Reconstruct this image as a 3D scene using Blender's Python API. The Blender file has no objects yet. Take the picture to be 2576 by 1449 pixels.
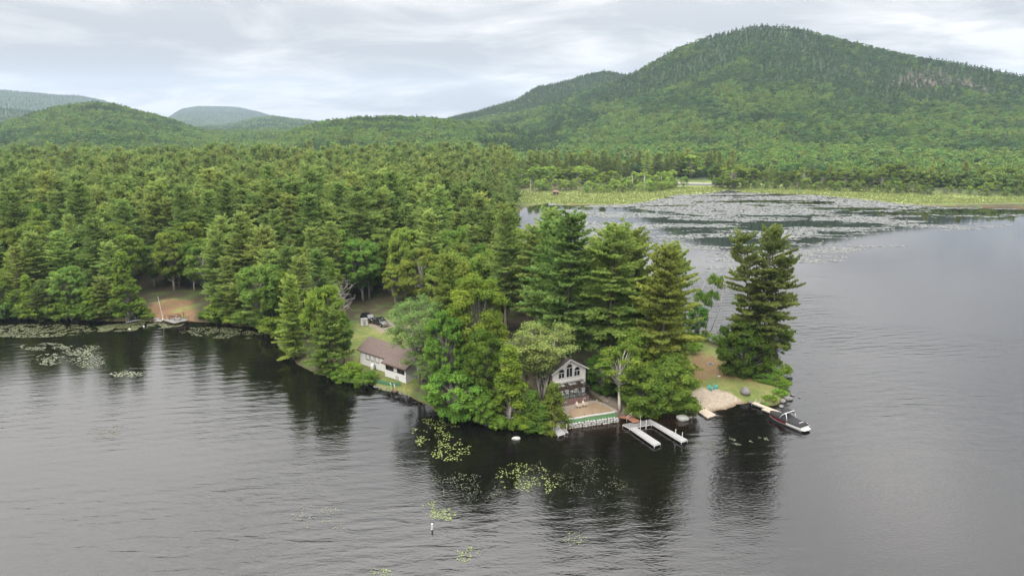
import bpy, bmesh, math, random
import numpy as np
from mathutils import Vector
from mathutils.geometry import tessellate_polygon

random.seed(7)
R = math.radians
SC = bpy.context.scene
COL = SC.collection

# ------------------------------------------------------------------ camera
CAM_H, PITCH, FPX, CX, CY = 49.0, R(13.5), 1772.0, 1288.0, 724.5   # survey of the photograph (2576 px wide)
cam_d = bpy.data.cameras.new('camera'); cam = bpy.data.objects.new('camera', cam_d); COL.objects.link(cam)
cam.location = (0, 0, CAM_H); cam.rotation_euler = (R(90) - PITCH, 0, 0)
cam_d.sensor_width = 36.0; cam_d.lens = 36.0 * FPX / 2576.0
cam_d.clip_start = 0.5; cam_d.clip_end = 30000
SC.camera = cam

# ------------------------------------------------------------------ sky and sun (bright overcast)
SUN_ELEV, SUN_AZ = R(44), R(205)          # azimuth clockwise from +Y: behind the camera
wd = bpy.data.worlds.new('World'); SC.world = wd; wd.use_nodes = True
nt = wd.node_tree; nt.nodes.clear()
def N(t, kind, **kw):
    n = t.nodes.new(kind)
    for k, v in kw.items(): setattr(n, k, v)
    return n
def math_n(t, op, a, b=None, c=None):
    n = t.nodes.new('ShaderNodeMath'); n.operation = op
    for i, v in enumerate((a, b, c)):
        if v is None: continue
        if isinstance(v, (int, float)): n.inputs[i].default_value = v
        else: t.links.new(v, n.inputs[i])
    return n.outputs[0]
def mix_rgb(t, f, a, b, mode='MIX'):
    n = t.nodes.new('ShaderNodeMix'); n.data_type = 'RGBA'; n.blend_type = mode
    for i, v in ((0, f), (6, a), (7, b)):
        if isinstance(v, (int, float)): n.inputs[i].default_value = v
        elif isinstance(v, (tuple, list)): n.inputs[i].default_value = (*v[:3], 1)
        else: t.links.new(v, n.inputs[i])
    return n.outputs[2]
def ramp(t, fac, stops):
    n = t.nodes.new('ShaderNodeValToRGB'); cr = n.color_ramp
    while len(cr.elements) > 1: cr.elements.remove(cr.elements[-1])
    cr.elements[0].position = stops[0][0]; cr.elements[0].color = (*stops[0][1], 1)
    for p, c in stops[1:]:
        e = cr.elements.new(p); e.color = (*c, 1)
    t.links.new(fac, n.inputs[0]); return n.outputs[0]
def noise(t, vec, scale, detail=3, rough=.5, dist=0.0):
    n = t.nodes.new('ShaderNodeTexNoise'); n.inputs['Scale'].default_value = scale
    n.inputs['Detail'].default_value = detail; n.inputs['Roughness'].default_value = rough
    n.inputs['Distortion'].default_value = dist
    if vec is not None: t.links.new(vec, n.inputs['Vector'])
    return n.outputs['Fac']
def mapping(t, vec, scale=(1, 1, 1), rot=(0, 0, 0), loc=(0, 0, 0)):
    n = t.nodes.new('ShaderNodeMapping'); n.inputs['Scale'].default_value = scale
    n.inputs['Rotation'].default_value = rot; n.inputs['Location'].default_value = loc
    t.links.new(vec, n.inputs[0]); return n.outputs[0]

sky = N(nt, 'ShaderNodeTexSky', sky_type='NISHITA', sun_disc=False, sun_elevation=SUN_ELEV, sun_rotation=SUN_AZ)
bg_blue = N(nt, 'ShaderNodeBackground'); bg_blue.inputs[1].default_value = 0.05
nt.links.new(sky.outputs[0], bg_blue.inputs[0])
tc = N(nt, 'ShaderNodeTexCoord'); sep = N(nt, 'ShaderNodeSeparateXYZ'); nt.links.new(tc.outputs['Generated'], sep.inputs[0])
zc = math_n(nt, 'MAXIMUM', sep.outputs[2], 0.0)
den = math_n(nt, 'ADD', zc, 0.16)
cmb = N(nt, 'ShaderNodeCombineXYZ')
nt.links.new(math_n(nt, 'DIVIDE', sep.outputs[0], den), cmb.inputs[0])
nt.links.new(math_n(nt, 'DIVIDE', sep.outputs[1], den), cmb.inputs[1])
cl1 = noise(nt, mapping(nt, cmb.outputs[0], (1.0, 1.1, 1), (0, 0, R(12)), (3.1, 1.7, 0)), 1.0, 7, .58, .5)
cl2 = noise(nt, mapping(nt, cmb.outputs[0], (0.22, 0.3, 1), (0, 0, R(-8)), (7.3, 2.2, 0)), 1.0, 3, .5, .2)
cl = math_n(nt, 'ADD', math_n(nt, 'MULTIPLY', cl1, 0.62), math_n(nt, 'MULTIPLY', cl2, 0.38))
ccol = ramp(nt, cl, [(0.42, (0.58, 0.585, 0.60)), (0.47, (0.72, 0.715, 0.71)), (0.505, (0.845, 0.83, 0.815)), (0.55, (1.08, 1.05, 1.02))])
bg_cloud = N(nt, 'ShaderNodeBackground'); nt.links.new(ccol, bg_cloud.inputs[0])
# overcast sky: radiance grows smoothly towards the zenith
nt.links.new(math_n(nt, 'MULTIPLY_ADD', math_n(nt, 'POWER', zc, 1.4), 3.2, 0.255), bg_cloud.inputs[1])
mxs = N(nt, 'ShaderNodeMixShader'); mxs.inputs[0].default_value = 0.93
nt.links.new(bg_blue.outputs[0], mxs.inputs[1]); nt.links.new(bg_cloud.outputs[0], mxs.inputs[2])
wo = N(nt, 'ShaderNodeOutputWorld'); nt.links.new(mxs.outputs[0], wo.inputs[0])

sun_d = bpy.data.lights.new('sun', 'SUN'); sun_d.energy = 1.5; sun_d.angle = R(14); sun_d.color = (1, .95, .86)
sun = bpy.data.objects.new('sun', sun_d); COL.objects.link(sun)
sd_ = Vector((math.sin(SUN_AZ) * math.cos(SUN_ELEV), math.cos(SUN_AZ) * math.cos(SUN_ELEV), math.sin(SUN_ELEV)))
sun.rotation_euler = sd_.to_track_quat('Z', 'Y').to_euler(); sun.location = (0, -50, 200)

SC.view_settings.view_transform = 'Standard'; SC.view_settings.look = 'None'
SC.view_settings.exposure = 1.25; SC.view_settings.gamma = 1.0; SC.view_settings.use_curve_mapping = False
SC.render.engine = 'CYCLES'
cy = SC.cycles
cy.max_bounces = 6; cy.diffuse_bounces = 4; cy.glossy_bounces = 3; cy.transmission_bounces = 5
cy.transparent_max_bounces = 8; cy.volume_bounces = 0; cy.use_denoising = True
cy.caustics_reflective = False; cy.caustics_refractive = False; cy.sample_clamp_indirect = 4

# ------------------------------------------------------------------ survey helpers
CP, SP = math.cos(PITCH), math.sin(PITCH)
def ray(px, py):
    dx, dy = (px - CX) / FPX, (CY - py) / FPX
    return dx, CP + dy * SP, -SP + dy * CP
def U(px, py, z=0.0):
    """ground point at height z that the survey photograph shows at (px, py)"""
    vx, vy, vz = ray(px, py); t = (z - CAM_H) / vz
    return (vx * t, vy * t, z)
def U2(px, py, z=0.0): return U(px, py, z)[:2]
def proj(x, y, z):
    dz = z - CAM_H; d = y * CP - dz * SP; u = y * SP + dz * CP
    return CX + FPX * x / d, CY - FPX * u / d
def height_to(px, py, y):
    """height of a point at depth y seen on picture row py"""
    vx, vy, vz = ray(px, py); return CAM_H + vz * y / vy

# ------------------------------------------------------------------ numpy noise
def _h(ix, iy, s):
    n = (ix.astype(np.int64) * 374761393 + iy.astype(np.int64) * 668265263 + s * 974711) & 0x7fffffff
    n = ((n ^ (n >> 13)) * 1274126177) & 0x7fffffff
    return ((n ^ (n >> 16)) & 0xffff) / 65535.0
def vnoise(x, y, s=0):
    x = np.asarray(x, float); y = np.asarray(y, float)
    ix, iy = np.floor(x), np.floor(y); fx, fy = x - ix, y - iy
    fx = fx * fx * (3 - 2 * fx); fy = fy * fy * (3 - 2 * fy)
    a, b, c, d = _h(ix, iy, s), _h(ix + 1, iy, s), _h(ix, iy + 1, s), _h(ix + 1, iy + 1, s)
    return (a * (1 - fx) + b * fx) * (1 - fy) + (c * (1 - fx) + d * fx) * fy
def fbm(x, y, s=0, o=4):
    v = 0; a = .5; t = 0
    for i in range(o):
        v = v + a * vnoise(x, y, s + i * 17); t += a; a *= .5; x = x * 2.03 + 11.3; y = y * 2.03 - 7.1
    return v / t

def seg_dist(x, y, poly):
    d = np.full(x.shape, 1e18); n = len(poly)
    for i in range(n):
        ax, ay = poly[i]; bx, by = poly[(i + 1) % n]
        ex, ey = bx - ax, by - ay
        t = np.clip(((x - ax) * ex + (y - ay) * ey) / (ex * ex + ey * ey + 1e-12), 0, 1)
        d = np.minimum(d, (x - ax - t * ex) ** 2 + (y - ay - t * ey) ** 2)
    return np.sqrt(d)
def inside(x, y, poly):
    r = np.zeros(x.shape, bool); n = len(poly)
    for i in range(n):
        ax, ay = poly[i]; bx, by = poly[(i + 1) % n]
        c = ((ay > y) != (by > y)) & (x < (bx - ax) * (y - ay) / (by - ay + 1e-12) + ax)
        r ^= c
    return r
def sdist(x, y, poly):
    d = seg_dist(x, y, poly); return np.where(inside(x, y, poly), d, -d)
def sstep(a, b, x):
    t = np.clip((x - a) / (b - a), 0, 1); return t * t * (3 - 2 * t)

# ------------------------------------------------------------------ mesh helpers
def tag(o, label=None, cat=None, group=None, kind=None):
    if label: o['label'] = label
    if cat: o['category'] = cat
    if group: o['group'] = group
    if kind: o['kind'] = kind
    return o
def empty(name, loc=(0, 0, 0), rz=0, label=None, cat=None, group=None):
    o = bpy.data.objects.new(name, None); COL.objects.link(o); o.location = loc; o.rotation_euler = (0, 0, rz)
    o.empty_display_size = .3
    return tag(o, label, cat, group)
def link(name, me, parent=None):
    o = bpy.data.objects.new(name, me); COL.objects.link(o)
    if parent is not None: o.parent = parent
    return o
def np_mesh(name, verts, faces, mat, smooth=False):
    """verts (n,3), faces (m,k) int array"""
    me = bpy.data.meshes.new(name); verts = np.asarray(verts, np.float32); faces = np.asarray(faces, np.int32)
    k = faces.shape[1]; m = len(faces)
    me.vertices.add(len(verts)); me.vertices.foreach_set('co', verts.ravel())
    me.loops.add(m * k); me.loops.foreach_set('vertex_index', faces.ravel())
    me.polygons.add(m); me.polygons.foreach_set('loop_start', np.arange(0, m * k, k, dtype=np.int32))
    if smooth: me.polygons.foreach_set('use_smooth', np.ones(m, bool))
    me.update(calc_edges=True)
    if mat: me.materials.append(mat)
    return me
class MB:
    def __init__(s): s.v = []; s.f = []
    def add(s, vs, fs):
        n = len(s.v); s.v += [tuple(p) for p in vs]; s.f += [tuple(i + n for i in f) for f in fs]; return s
    def box(s, c, d, rz=0, ry=0, rx=0):
        x, y, z = d[0] / 2, d[1] / 2, d[2] / 2
        vs = [Vector((a * x, b * y, e * z)) for e in (-1, 1) for b in (-1, 1) for a in (-1, 1)]
        from mathutils import Euler
        m = Euler((rx, ry, rz)).to_matrix()
        vs = [m @ v + Vector(c) for v in vs]
        return s.add(vs, [(0, 2, 3, 1), (4, 5, 7, 6), (0, 1, 5, 4), (2, 6, 7, 3), (0, 4, 6, 2), (1, 3, 7, 5)])
    def tube(s, pts, rad, n=8, cap=True):
        pts = [Vector(p) for p in pts]
        if isinstance(rad, (int, float)): rad = [rad] * len(pts)
        rings = []
        for i, p in enumerate(pts):
            t = (pts[min(i + 1, len(pts) - 1)] - pts[max(i - 1, 0)]).normalized()
            a = Vector((0, 0, 1)) if abs(t.z) < .9 else Vector((1, 0, 0))
            u = t.cross(a).normalized(); w = t.cross(u)
            rings.append([p + (u * math.cos(2 * math.pi * k / n) + w * math.sin(2 * math.pi * k / n)) * rad[i] for k in range(n)])
        vs = [v for r in rings for v in r]; fs = []
        for i in range(len(pts) - 1):
            for k in range(n):
                fs.append((i * n + k, i * n + (k + 1) % n, (i + 1) * n + (k + 1) % n, (i + 1) * n + k))
        if cap: fs += [tuple(range(n - 1, -1, -1)), tuple((len(pts) - 1) * n + k for k in range(n))]
        return s.add(vs, fs)
    def prism(s, poly, z0, z1):
        n = len(poly)
        a = sum(poly[i][0] * poly[(i + 1) % n][1] - poly[(i + 1) % n][0] * poly[i][1] for i in range(n))
        if a < 0: poly = poly[::-1]
        vs = [(p[0], p[1], z0) for p in poly] + [(p[0], p[1], z1) for p in poly]
        return s.add(vs, [tuple(range(n - 1, -1, -1)), tuple(range(n, 2 * n))] + [(i, (i + 1) % n, n + (i + 1) % n, n + i) for i in range(n)])
    def xprism(s, poly, y0, y1):
        """poly in (x,z), extruded along y"""
        n = len(poly)
        a = sum(poly[i][0] * poly[(i + 1) % n][1] - poly[(i + 1) % n][0] * poly[i][1] for i in range(n))
        if a < 0: poly = poly[::-1]
        vs = [(p[0], y0, p[1]) for p in poly] + [(p[0], y1, p[1]) for p in poly]
        return s.add(vs, [tuple(range(n)), tuple(range(2 * n - 1, n - 1, -1))] + [(i, n + i, n + (i + 1) % n, (i + 1) % n) for i in range(n)])
    def wall(s, outer, holes, y0, y1):
        """wall in the xz plane with openings, from y0 (front) to y1 (back)"""
        loops = [outer] + holes
        tri = tessellate_polygon([[Vector((p[0], p[1], 0)) for p in l] for l in loops])
        flat = [p for l in loops for p in l]; n = len(flat)
        vs = [(p[0], y0, p[1]) for p in flat] + [(p[0], y1, p[1]) for p in flat]
        fs = [tuple(t) for t in tri] + [tuple(n + i for i in reversed(t)) for t in tri]
        o = 0
        for l in loops:
            m = len(l)
            for i in range(m):
                a, b = o + i, o + (i + 1) % m; fs.append((a, b, n + b, n + a))
            o += m
        s.add(vs, fs); return s
    def build(s, name, mat, parent=None, smooth=False, bevel=0):
        me = bpy.data.meshes.new(name); me.from_pydata(s.v, [], s.f); me.materials.append(mat)
        bm = bmesh.new(); bm.from_mesh(me); bmesh.ops.recalc_face_normals(bm, faces=bm.faces)
        if bevel: bmesh.ops.bevel(bm, geom=list(bm.edges), offset=bevel, segments=1, affect='EDGES')
        bm.to_mesh(me); bm.free()
        if smooth:
            for p in me.polygons: p.use_smooth = True
        return link(name, me, parent)

# ------------------------------------------------------------------ materials
MATS = {}
def base_mat(name):
    m = bpy.data.materials.new(name); m.use_nodes = True; t = m.node_tree
    b = t.nodes['Principled BSDF']; MATS[name] = m
    return m, t, b
def plain(name, col, rough=.6, spec=.3, var=.15, nscale=3.0, metal=0.0, bump=0.0, bscale=30.0, coat=0):
    m, t, b = base_mat(name)
    tc = N(t, 'ShaderNodeTexCoord')
    f = noise(t, tc.outputs['Object'], nscale, 4, .6)
    f2 = noise(t, tc.outputs['Object'], nscale * 9, 2, .5)
    f = math_n(t, 'ADD', math_n(t, 'MULTIPLY', f, .7), math_n(t, 'MULTIPLY', f2, .3))
    lo = tuple(c * (1 - var) for c in col); hi = tuple(min(1, c * (1 + var)) for c in col)
    t.links.new(ramp(t, f, [(.3, lo), (.7, hi)]), b.inputs['Base Color'])
    b.inputs['Roughness'].default_value = rough; b.inputs['Specular IOR Level'].default_value = spec
    b.inputs['Metallic'].default_value = metal; b.inputs['Coat Weight'].default_value = coat
    if bump:
        bn = N(t, 'ShaderNodeBump'); bn.inputs['Strength'].default_value = bump; bn.inputs['Distance'].default_value = .03
        t.links.new(noise(t, tc.outputs['Object'], bscale, 4, .6), bn.inputs['Height']); t.links.new(bn.outputs[0], b.inputs['Normal'])
    return m
def foliage(name, a, b_, transl=.3, hue=.02, val=.28):
    m = bpy.data.materials.new(name); m.use_nodes = True; t = m.node_tree; t.nodes.clear(); MATS[name] = m
    at = N(t, 'ShaderNodeAttribute', attribute_name='tint'); oi = N(t, 'ShaderNodeObjectInfo')
    c = mix_rgb(t, at.outputs['Fac'], a, b_)
    c = mix_rgb(t, 1.0, c, oi.outputs['Color'], 'MULTIPLY')
    hs = N(t, 'ShaderNodeHueSaturation'); t.links.new(c, hs.inputs['Color'])
    t.links.new(math_n(t, 'MULTIPLY_ADD', oi.outputs['Random'], 2 * hue, .5 - hue), hs.inputs['Hue'])
    r2 = math_n(t, 'FRACT', math_n(t, 'MULTIPLY', oi.outputs['Random'], 17.31))
    t.links.new(math_n(t, 'MULTIPLY_ADD', r2, 2 * val, 1 - val), hs.inputs['Value'])
    d = N(t, 'ShaderNodeBsdfDiffuse'); tr = N(t, 'ShaderNodeBsdfTranslucent'); mx = N(t, 'ShaderNodeMixShader')
    t.links.new(hs.outputs[0], d.inputs[0]); t.links.new(hs.outputs[0], tr.inputs[0]); mx.inputs[0].default_value = transl
    t.links.new(d.outputs[0], mx.inputs[1]); t.links.new(tr.outputs[0], mx.inputs[2])
    o = N(t, 'ShaderNodeOutputMaterial'); t.links.new(mx.outputs[0], o.inputs[0]); return m
# ------------------------------------------------------------------ lake outline and terrain
near_px = [(-400, 796), (-150, 800), (0, 803), (120, 801), (200, 806), (320, 809), (400, 806), (480, 807), (560, 815), (640, 823), (690, 848),
           (715, 885), (760, 922), (810, 942), (860, 955), (930, 968), (985, 985), (1010, 990), (1060, 1012), (1120, 1042), (1180, 1058), (1240, 1070),
           (1290, 1079), (1340, 1084), (1390, 1083), (1425, 1076), (1500, 1062), (1560, 1051), (1600, 1047), (1640, 1044), (1700, 1048),
           (1745, 1044), (1765, 1036), (1800, 1032), (1840, 1024), (1880, 1014), (1915, 1016), (1945, 1017), (1985, 1000), (1990, 985), (1968, 968),
           (1966, 950), (1945, 915), (1950, 895), (1930, 880), (1880, 872), (1830, 866), (1790, 858), (1740, 846)]
LAKE = [U2(*p) for p in near_px]
LAKE += [(28, 174), (13, 206), (3, 258), (0, 335), (6, 400)]
LAKE += [U2(*p) for p in [(1380, 511), (1430, 517), (1520, 516), (1580, 514), (1625, 508), (1660, 500), (1700, 491), (1760, 488), (1795, 485), (1820, 480), (1845, 479),
                          (1870, 485), (1950, 487), (2050, 491), (2130, 498), (2200, 505), (2270, 513), (2330, 518), (2450, 522), (2576, 525), (2800, 528)]]
LAKE += [(620, 300), (700, 0), (600, -900), (-600, -900), (-800, 90), (-400, 150)]
P = lambda pts, z=1.0: [U2(a, b, z) for a, b in pts]
BEACH = P([(1742, 992), (1770, 982), (1800, 979), (1835, 990), (1870, 1005), (1893, 1014), (1880, 1024), (1800, 1040), (1755, 1042), (1745, 1020)], .4)
NEEDLES = P([(1745, 890), (1770, 895), (1815, 905), (1850, 945), (1930, 955), (1880, 960), (1800, 953), (1745, 972), (1735, 930)], 1.0)
LAWN = P([(1690, 870), (1760, 858), (1830, 885), (1900, 900), (1965, 965), (1985, 985), (1930, 1010), (1880, 1016), (1760, 1000), (1700, 990)], 1.0)
YARD_B = P([(880, 850), (900, 815), (960, 800), (1060, 815), (1060, 960), (1010, 985), (940, 972), (895, 950), (880, 910)], 1.5)
DRIVE = P([(915, 800), (1000, 800), (1030, 830), (960, 832), (940, 822)], 2.0)
PATH_A = P([(1480, 985), (1500, 975), (1600, 1035), (1590, 1050), (1556, 1042), (1545, 1028)], 1.0)
LEFT_CLEAR = P([(385, 765), (420, 755), (480, 757), (492, 800), (470, 806), (330, 807), (360, 790)], 1.0)
PATIO_W = P([(1412, 1026), (1492, 1004), (1556, 1034), (1540, 1045), (1424, 1058), (1405, 1040)], 1.2)
CENTER_LAWN = P([(1250, 900), (1330, 890), (1400, 960), (1400, 1070), (1300, 1072), (1240, 1040)], 1.0)

def skyline(pts, D, lo=0.0, tree=11.0):
    az, h = [], []
    for px, py in pts:
        vx, vy, vz = ray(px, py); az.append(math.atan2(vx, vy)); h.append(CAM_H + D * vz / math.hypot(vx, vy) - tree)
    return np.array(az), np.array(h)
LAYERS = []   # azimuths, ridge heights, ridge distance, foot distance, power, back width
def layer(pts, D, r0, p, back, tree=11.0, wob=.06, s=1):
    a, h = skyline(pts, D, tree=tree); LAYERS.append((a, h, D, r0, p, back, wob, s))
layer([(900, 330), (1030, 335), (1150, 318), (1280, 290), (1400, 255), (1500, 222), (1570, 195), (1600, 181), (1650, 152), (1700, 122), (1800, 87), (1870, 69), (1920, 63),
       (2000, 69), (2100, 93), (2200, 119), (2300, 141), (2400, 156), (2500, 176), (2576, 192), (2800, 240), (3100, 300)], 1500, 540, 2.1, 800, 9, .05, 3)
layer([(1000, 330), (1100, 305), (1150, 292), (1200, 280), (1300, 251), (1350, 218), (1400, 210), (1480, 186), (1520, 179), (1575, 186), (1700, 200), (1900, 260)], 1950, 1200, 1.4, 800, 9, .04, 9)
layer([(520, 400), (600, 385), (680, 353), (750, 322), (820, 302), (900, 293), (1000, 291), (1080, 294), (1150, 301), (1250, 310), (1400, 330), (1600, 350), (1900, 380)], 1150, 560, 1.5, 500, 11, .05, 21)
layer([(-500, 330), (-200, 322), (0, 308), (60, 290), (130, 268), (200, 258), (240, 255), (300, 262), (360, 280), (420, 295), (480, 315), (540, 335), (600, 350), (680, 362), (800, 380)], 1500, 700, 1.6, 500, 11, .05, 33)
layer([(300, 330), (480, 318), (560, 316), (640, 296), (690, 290), (740, 298), (780, 301), (850, 312), (1000, 330)], 3200, 1800, 1.3, 900, 10, .03, 41)
layer([(350, 330), (410, 305), (430, 291), (445, 281), (460, 273), (500, 267.5), (560, 268), (600, 270), (650, 281), (690, 294), (740, 310), (850, 330)], 6200, 4300, 1.0, 1200, 8, .02, 51)
layer([(-500, 195), (-100, 214), (0, 225), (60, 231), (100, 234), (150, 239), (200, 240), (250, 250), (300, 265), (380, 300), (500, 340)], 5000, 3300, 1.0, 1500, 8, .02, 61)
layer([(-500, 240), (-100, 256), (0, 269), (60, 276), (100, 279), (150, 290), (250, 310), (400, 340)], 3000, 1900, 1.3, 900, 10, .03, 71)

def terrain(x, y, full=False):
    x = np.asarray(x, float); y = np.asarray(y, float)
    r = np.hypot(x, y); az = np.arctan2(x, y)
    sd = -sdist(x, y, LAKE)                              # >0 on land
    jit = (fbm(x * .45, y * .45, 5, 3) - .5) * 1.6 * sstep(700, 200, r)
    d = sd + jit
    marsh = sstep(400, 425, y) * sstep(75, 50, sd) * sstep(-4, 6, x)
    bank = 1.0 * (1 - np.exp(-np.maximum(d, 0) / 2.2)) + np.clip(d, 0, 90) * .022
    bank = bank * (1 - marsh) + (.22 + .0 * d) * marsh * sstep(0, 2, d)
    z = np.where(d > 0, bank + .004, np.maximum(-2.5, d * .22))
    # beach shelves into the water, patio stays below its slab
    bs = sstep(-1.5, 1.5, sdist(x, y, BEACH))
    z = np.where(d > 0, z * (1 - bs) + np.minimum(z, .02 + .07 * d) * bs, z)
    ps = sstep(-1.2, .4, sdist(x, y, PATIO_W)); z = np.where(d > 0, z * (1 - ps) + .75 * ps, z)
    land = sstep(0, 3, d) * sstep(150, 260, r)
    z = z + land * (fbm(x / 60, y / 60, 8, 3) - .4) * 2.5 * (1 - marsh)
    hz = np.zeros_like(z)
    for a, h, D, r0, p, back, wob, s in LAYERS:
        hh = np.interp(az, a, h)
        Dw = D
        t = np.clip((r - r0) / (Dw - r0), 0, 1)
        up = hh * t ** p
        up = up * (1 + (fbm(x / 260, y / 260, s, 4) - .5) * 2 * wob * 6 * t * (1 - t) * 2)
        dn = np.clip((r - Dw) / back, 0, 1)
        zz = np.where(r < Dw, up, hh * (1 - dn * dn * (3 - 2 * dn)))
        hz = np.maximum(hz, zz)
    z = np.where(d > 0, np.maximum(z, z * .5 + hz), z)
    return (z, d, marsh, bs) if full else z

def polar(azs, rs):
    A, RR = np.meshgrid(azs, rs); x = np.sin(A) * RR; y = np.cos(A) * RR
    n, m = len(rs), len(azs); i = np.arange(n * m).reshape(n, m)
    f = np.stack([i[:-1, :-1], i[:-1, 1:], i[1:, 1:], i[1:, :-1]], -1).reshape(-1, 4)[:, ::-1]
    return x.ravel(), y.ravel(), f
azs = np.radians(np.concatenate([np.arange(-75, -44, 2.0), np.arange(-44, 44.01, .22), np.arange(46, 76, 2.0)]))
rs = np.concatenate([[40, 60], 80 * 1.0045 ** np.arange(0, 330), 80 * 1.0045 ** 330 * 1.013 ** np.arange(1, 165), 80 * 1.0045 ** 330 * 1.013 ** 165 * 1.02 ** np.arange(0, 46)])
tx, ty, tf = polar(azs, rs)
tz, td, tmarsh, tbs = terrain(tx, ty, True)
pxs, pys = proj(tx, ty, tz)
SCAR = [(2232, 214), (2262, 196), (2300, 176), (2345, 180), (2400, 190), (2450, 200), (2500, 222), (2490, 240), (2440, 236), (2400, 226), (2330, 226), (2290, 218)]
def scar_mask(x, y, z):
    px, py = proj(x, y, z); r = np.hypot(x, y)
    m = sdist(px + (fbm(x / 25, y / 25, 91, 3) - .5) * 60, py + (fbm(x / 25, y / 25, 92, 3) - .5) * 26, SCAR)
    return sstep(-4, 5, m) * ((r > 900) & (r < 1510))
tscar = scar_mask(tx, ty, tz)
tz = tz + tscar * (fbm(tx / 18, ty / 18, 95, 4) - .5) * 16

# ground colours: forest floor, lawn, sand, needle litter, marsh, lake bed, rock
def C(*c): return np.array(c)[None, :]
n1 = fbm(tx * .35, ty * .35, 101, 4)[:, None]; n2 = fbm(tx * 1.6, ty * 1.6, 102, 3)[:, None]; n3 = fbm(tx / 14, ty / 5, 103, 4)[:, None]
def mixc(a, b, m):
    m = np.asarray(m)
    if m.ndim == 1: m = m[:, None]
    return a * (1 - m) + b * m
def zone(poly, w=1.0, amp=2.0, s=0):
    return sstep(-w, w, sdist(tx + (fbm(tx * .6, ty * .6, 200 + s, 3) - .5) * amp, ty + (fbm(tx * .6, ty * .6, 230 + s, 3) - .5) * amp, poly))
col = mixc(C(.045, .038, .024), C(.055, .075, .026), sstep(.45, .7, n1))
lawn = mixc(C(.075, .100, .028), C(.125, .125, .046), sstep(.35, .7, n1 * .6 + n2 * .4))
for i, pl in enumerate((LAWN, YARD_B, CENTER_LAWN)): col = mixc(col, lawn, zone(pl, 1.2, 2.5, i))
ndl = mixc(C(.11, .062, .036), C(.14, .092, .053), n2)
col = mixc(col, ndl, zone(NEEDLES, 1.2, 3, 9) * .8)
col = mixc(col, mixc(ndl, lawn, sstep(.55, .7, n1)), zone(LEFT_CLEAR, 1.0, 2, 10))
grav = mixc(C(.12, .10, .08), C(.165, .145, .12), n2)
col = mixc(col, grav, zone(DRIVE, 1.0, 2, 11)); col = mixc(col, mixc(grav, C(.12, .085, .055), .55 * sstep(.4, .6, n1)), zone(PATH_A, .5, 1, 12))
sand = mixc(C(.205, .170, .135), C(.265, .228, .185), n2)
wet = sstep(1.6, .2, td)[:, None]
col = mixc(col, mixc(sand, C(.09, .066, .04), wet * .75), zone(BEACH, .4, 1.2, 13))
mcol = mixc(C(.125, .165, .048), C(.19, .22, .08), sstep(.3, .75, n3)); mcol = mixc(mcol, C(.09, .098, .045), sstep(.62, .8, fbm(tx / 7, ty / 3, 104, 3)) * .5)
col = mixc(col, mcol, tmarsh)
far = sstep(480, 620, np.hypot(tx, ty)) * (1 - tmarsh)
col = mixc(col, C(.028, .048, .018) * (.8 + .5 * n1), far)
col = mixc(col, C(.068, .056, .047) * (.7 + .6 * fbm(tx / 9, ty / 9, 77, 4)[:, None]), tscar)
bed = mixc(C(.075, .048, .022), C(.02, .014, .008), sstep(0, 7, -td))
col = np.where((td < 0)[:, None], bed, col)
tme = np_mesh('ground', np.stack([tx, ty, tz], 1), tf, None, True)
ca = tme.color_attributes.new('ground_colour', 'FLOAT_COLOR', 'POINT')
ca.data.foreach_set('color', np.concatenate([np.clip(col, 0, 1), np.ones((len(col), 1))], 1).astype(np.float32).ravel())
m, t, b = base_mat('ground_cover')
at = N(t, 'ShaderNodeAttribute', attribute_name='ground_colour'); g = N(t, 'ShaderNodeNewGeometry')
nn = noise(t, g.outputs['Position'], 2.6, 5, .65)
t.links.new(mix_rgb(t, 1.0, at.outputs['Color'], ramp(t, nn, [(.25, (.62, .62, .62)), (.75, (1.35, 1.33, 1.28))]), 'MULTIPLY'), b.inputs['Base Color'])
b.inputs['Roughness'].default_value = .95; b.inputs['Specular IOR Level'].default_value = .1
bn = N(t, 'ShaderNodeBump'); bn.inputs['Strength'].default_value = .5; bn.inputs['Distance'].default_value = .08
t.links.new(noise(t, g.outputs['Position'], 5.0, 4, .6), bn.inputs['Height']); t.links.new(bn.outputs[0], b.inputs['Normal'])
tme.materials.append(m)
ground = link('ground', tme); tag(ground, 'wooded lakeshore ground rising to forested hills', 'ground', kind='structure')

# ------------------------------------------------------------------ water
waz = np.radians(np.concatenate([np.arange(-180, -45, 5.0), np.arange(-45, 45, .3), np.arange(45, 180.1, 5.0)]))
wrs = np.concatenate([[.5, 10, 25, 40], 50 * 1.009 ** np.arange(0, 270), [640, 900, 1400]])
wx, wy, wf = polar(waz, wrs)
wsd = sdist(wx, wy, LAKE)
keep = (wsd[wf] > -9).any(1); 
wme = np_mesh('lake_water', np.stack([wx, wy, wx * 0], 1), wf[keep], None, True)
shallow = np.exp(-np.maximum(wsd, 0) / 2.6) * sstep(20, 0, np.abs(wx - 22)) * sstep(140, 115, wy)
sa = wme.attributes.new('shallow', 'FLOAT', 'POINT'); sa.data.foreach_set('value', shallow.astype(np.float32))
cal = sstep(170, 250, wy) * 1.0 + sstep(0, -40, wx) * sstep(95, 125, wy) * .35 + .45 * np.exp(-np.maximum(wsd, 0) / 14)
sa = wme.attributes.new('calm', 'FLOAT', 'POINT'); sa.data.foreach_set('value', np.clip(cal, 0, 1).astype(np.float32))
m, t, b = base_mat('lake_water')
g = N(t, 'ShaderNodeNewGeometry'); pos = g.outputs['Position']
at = N(t, 'ShaderNodeAttribute', attribute_name='shallow'); ac = N(t, 'ShaderNodeAttribute', attribute_name='calm')
t.links.new(mix_rgb(t, at.outputs['Fac'], (.0022, .0019, .0016), (.026, .013, .005)), b.inputs['Base Color'])
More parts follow.
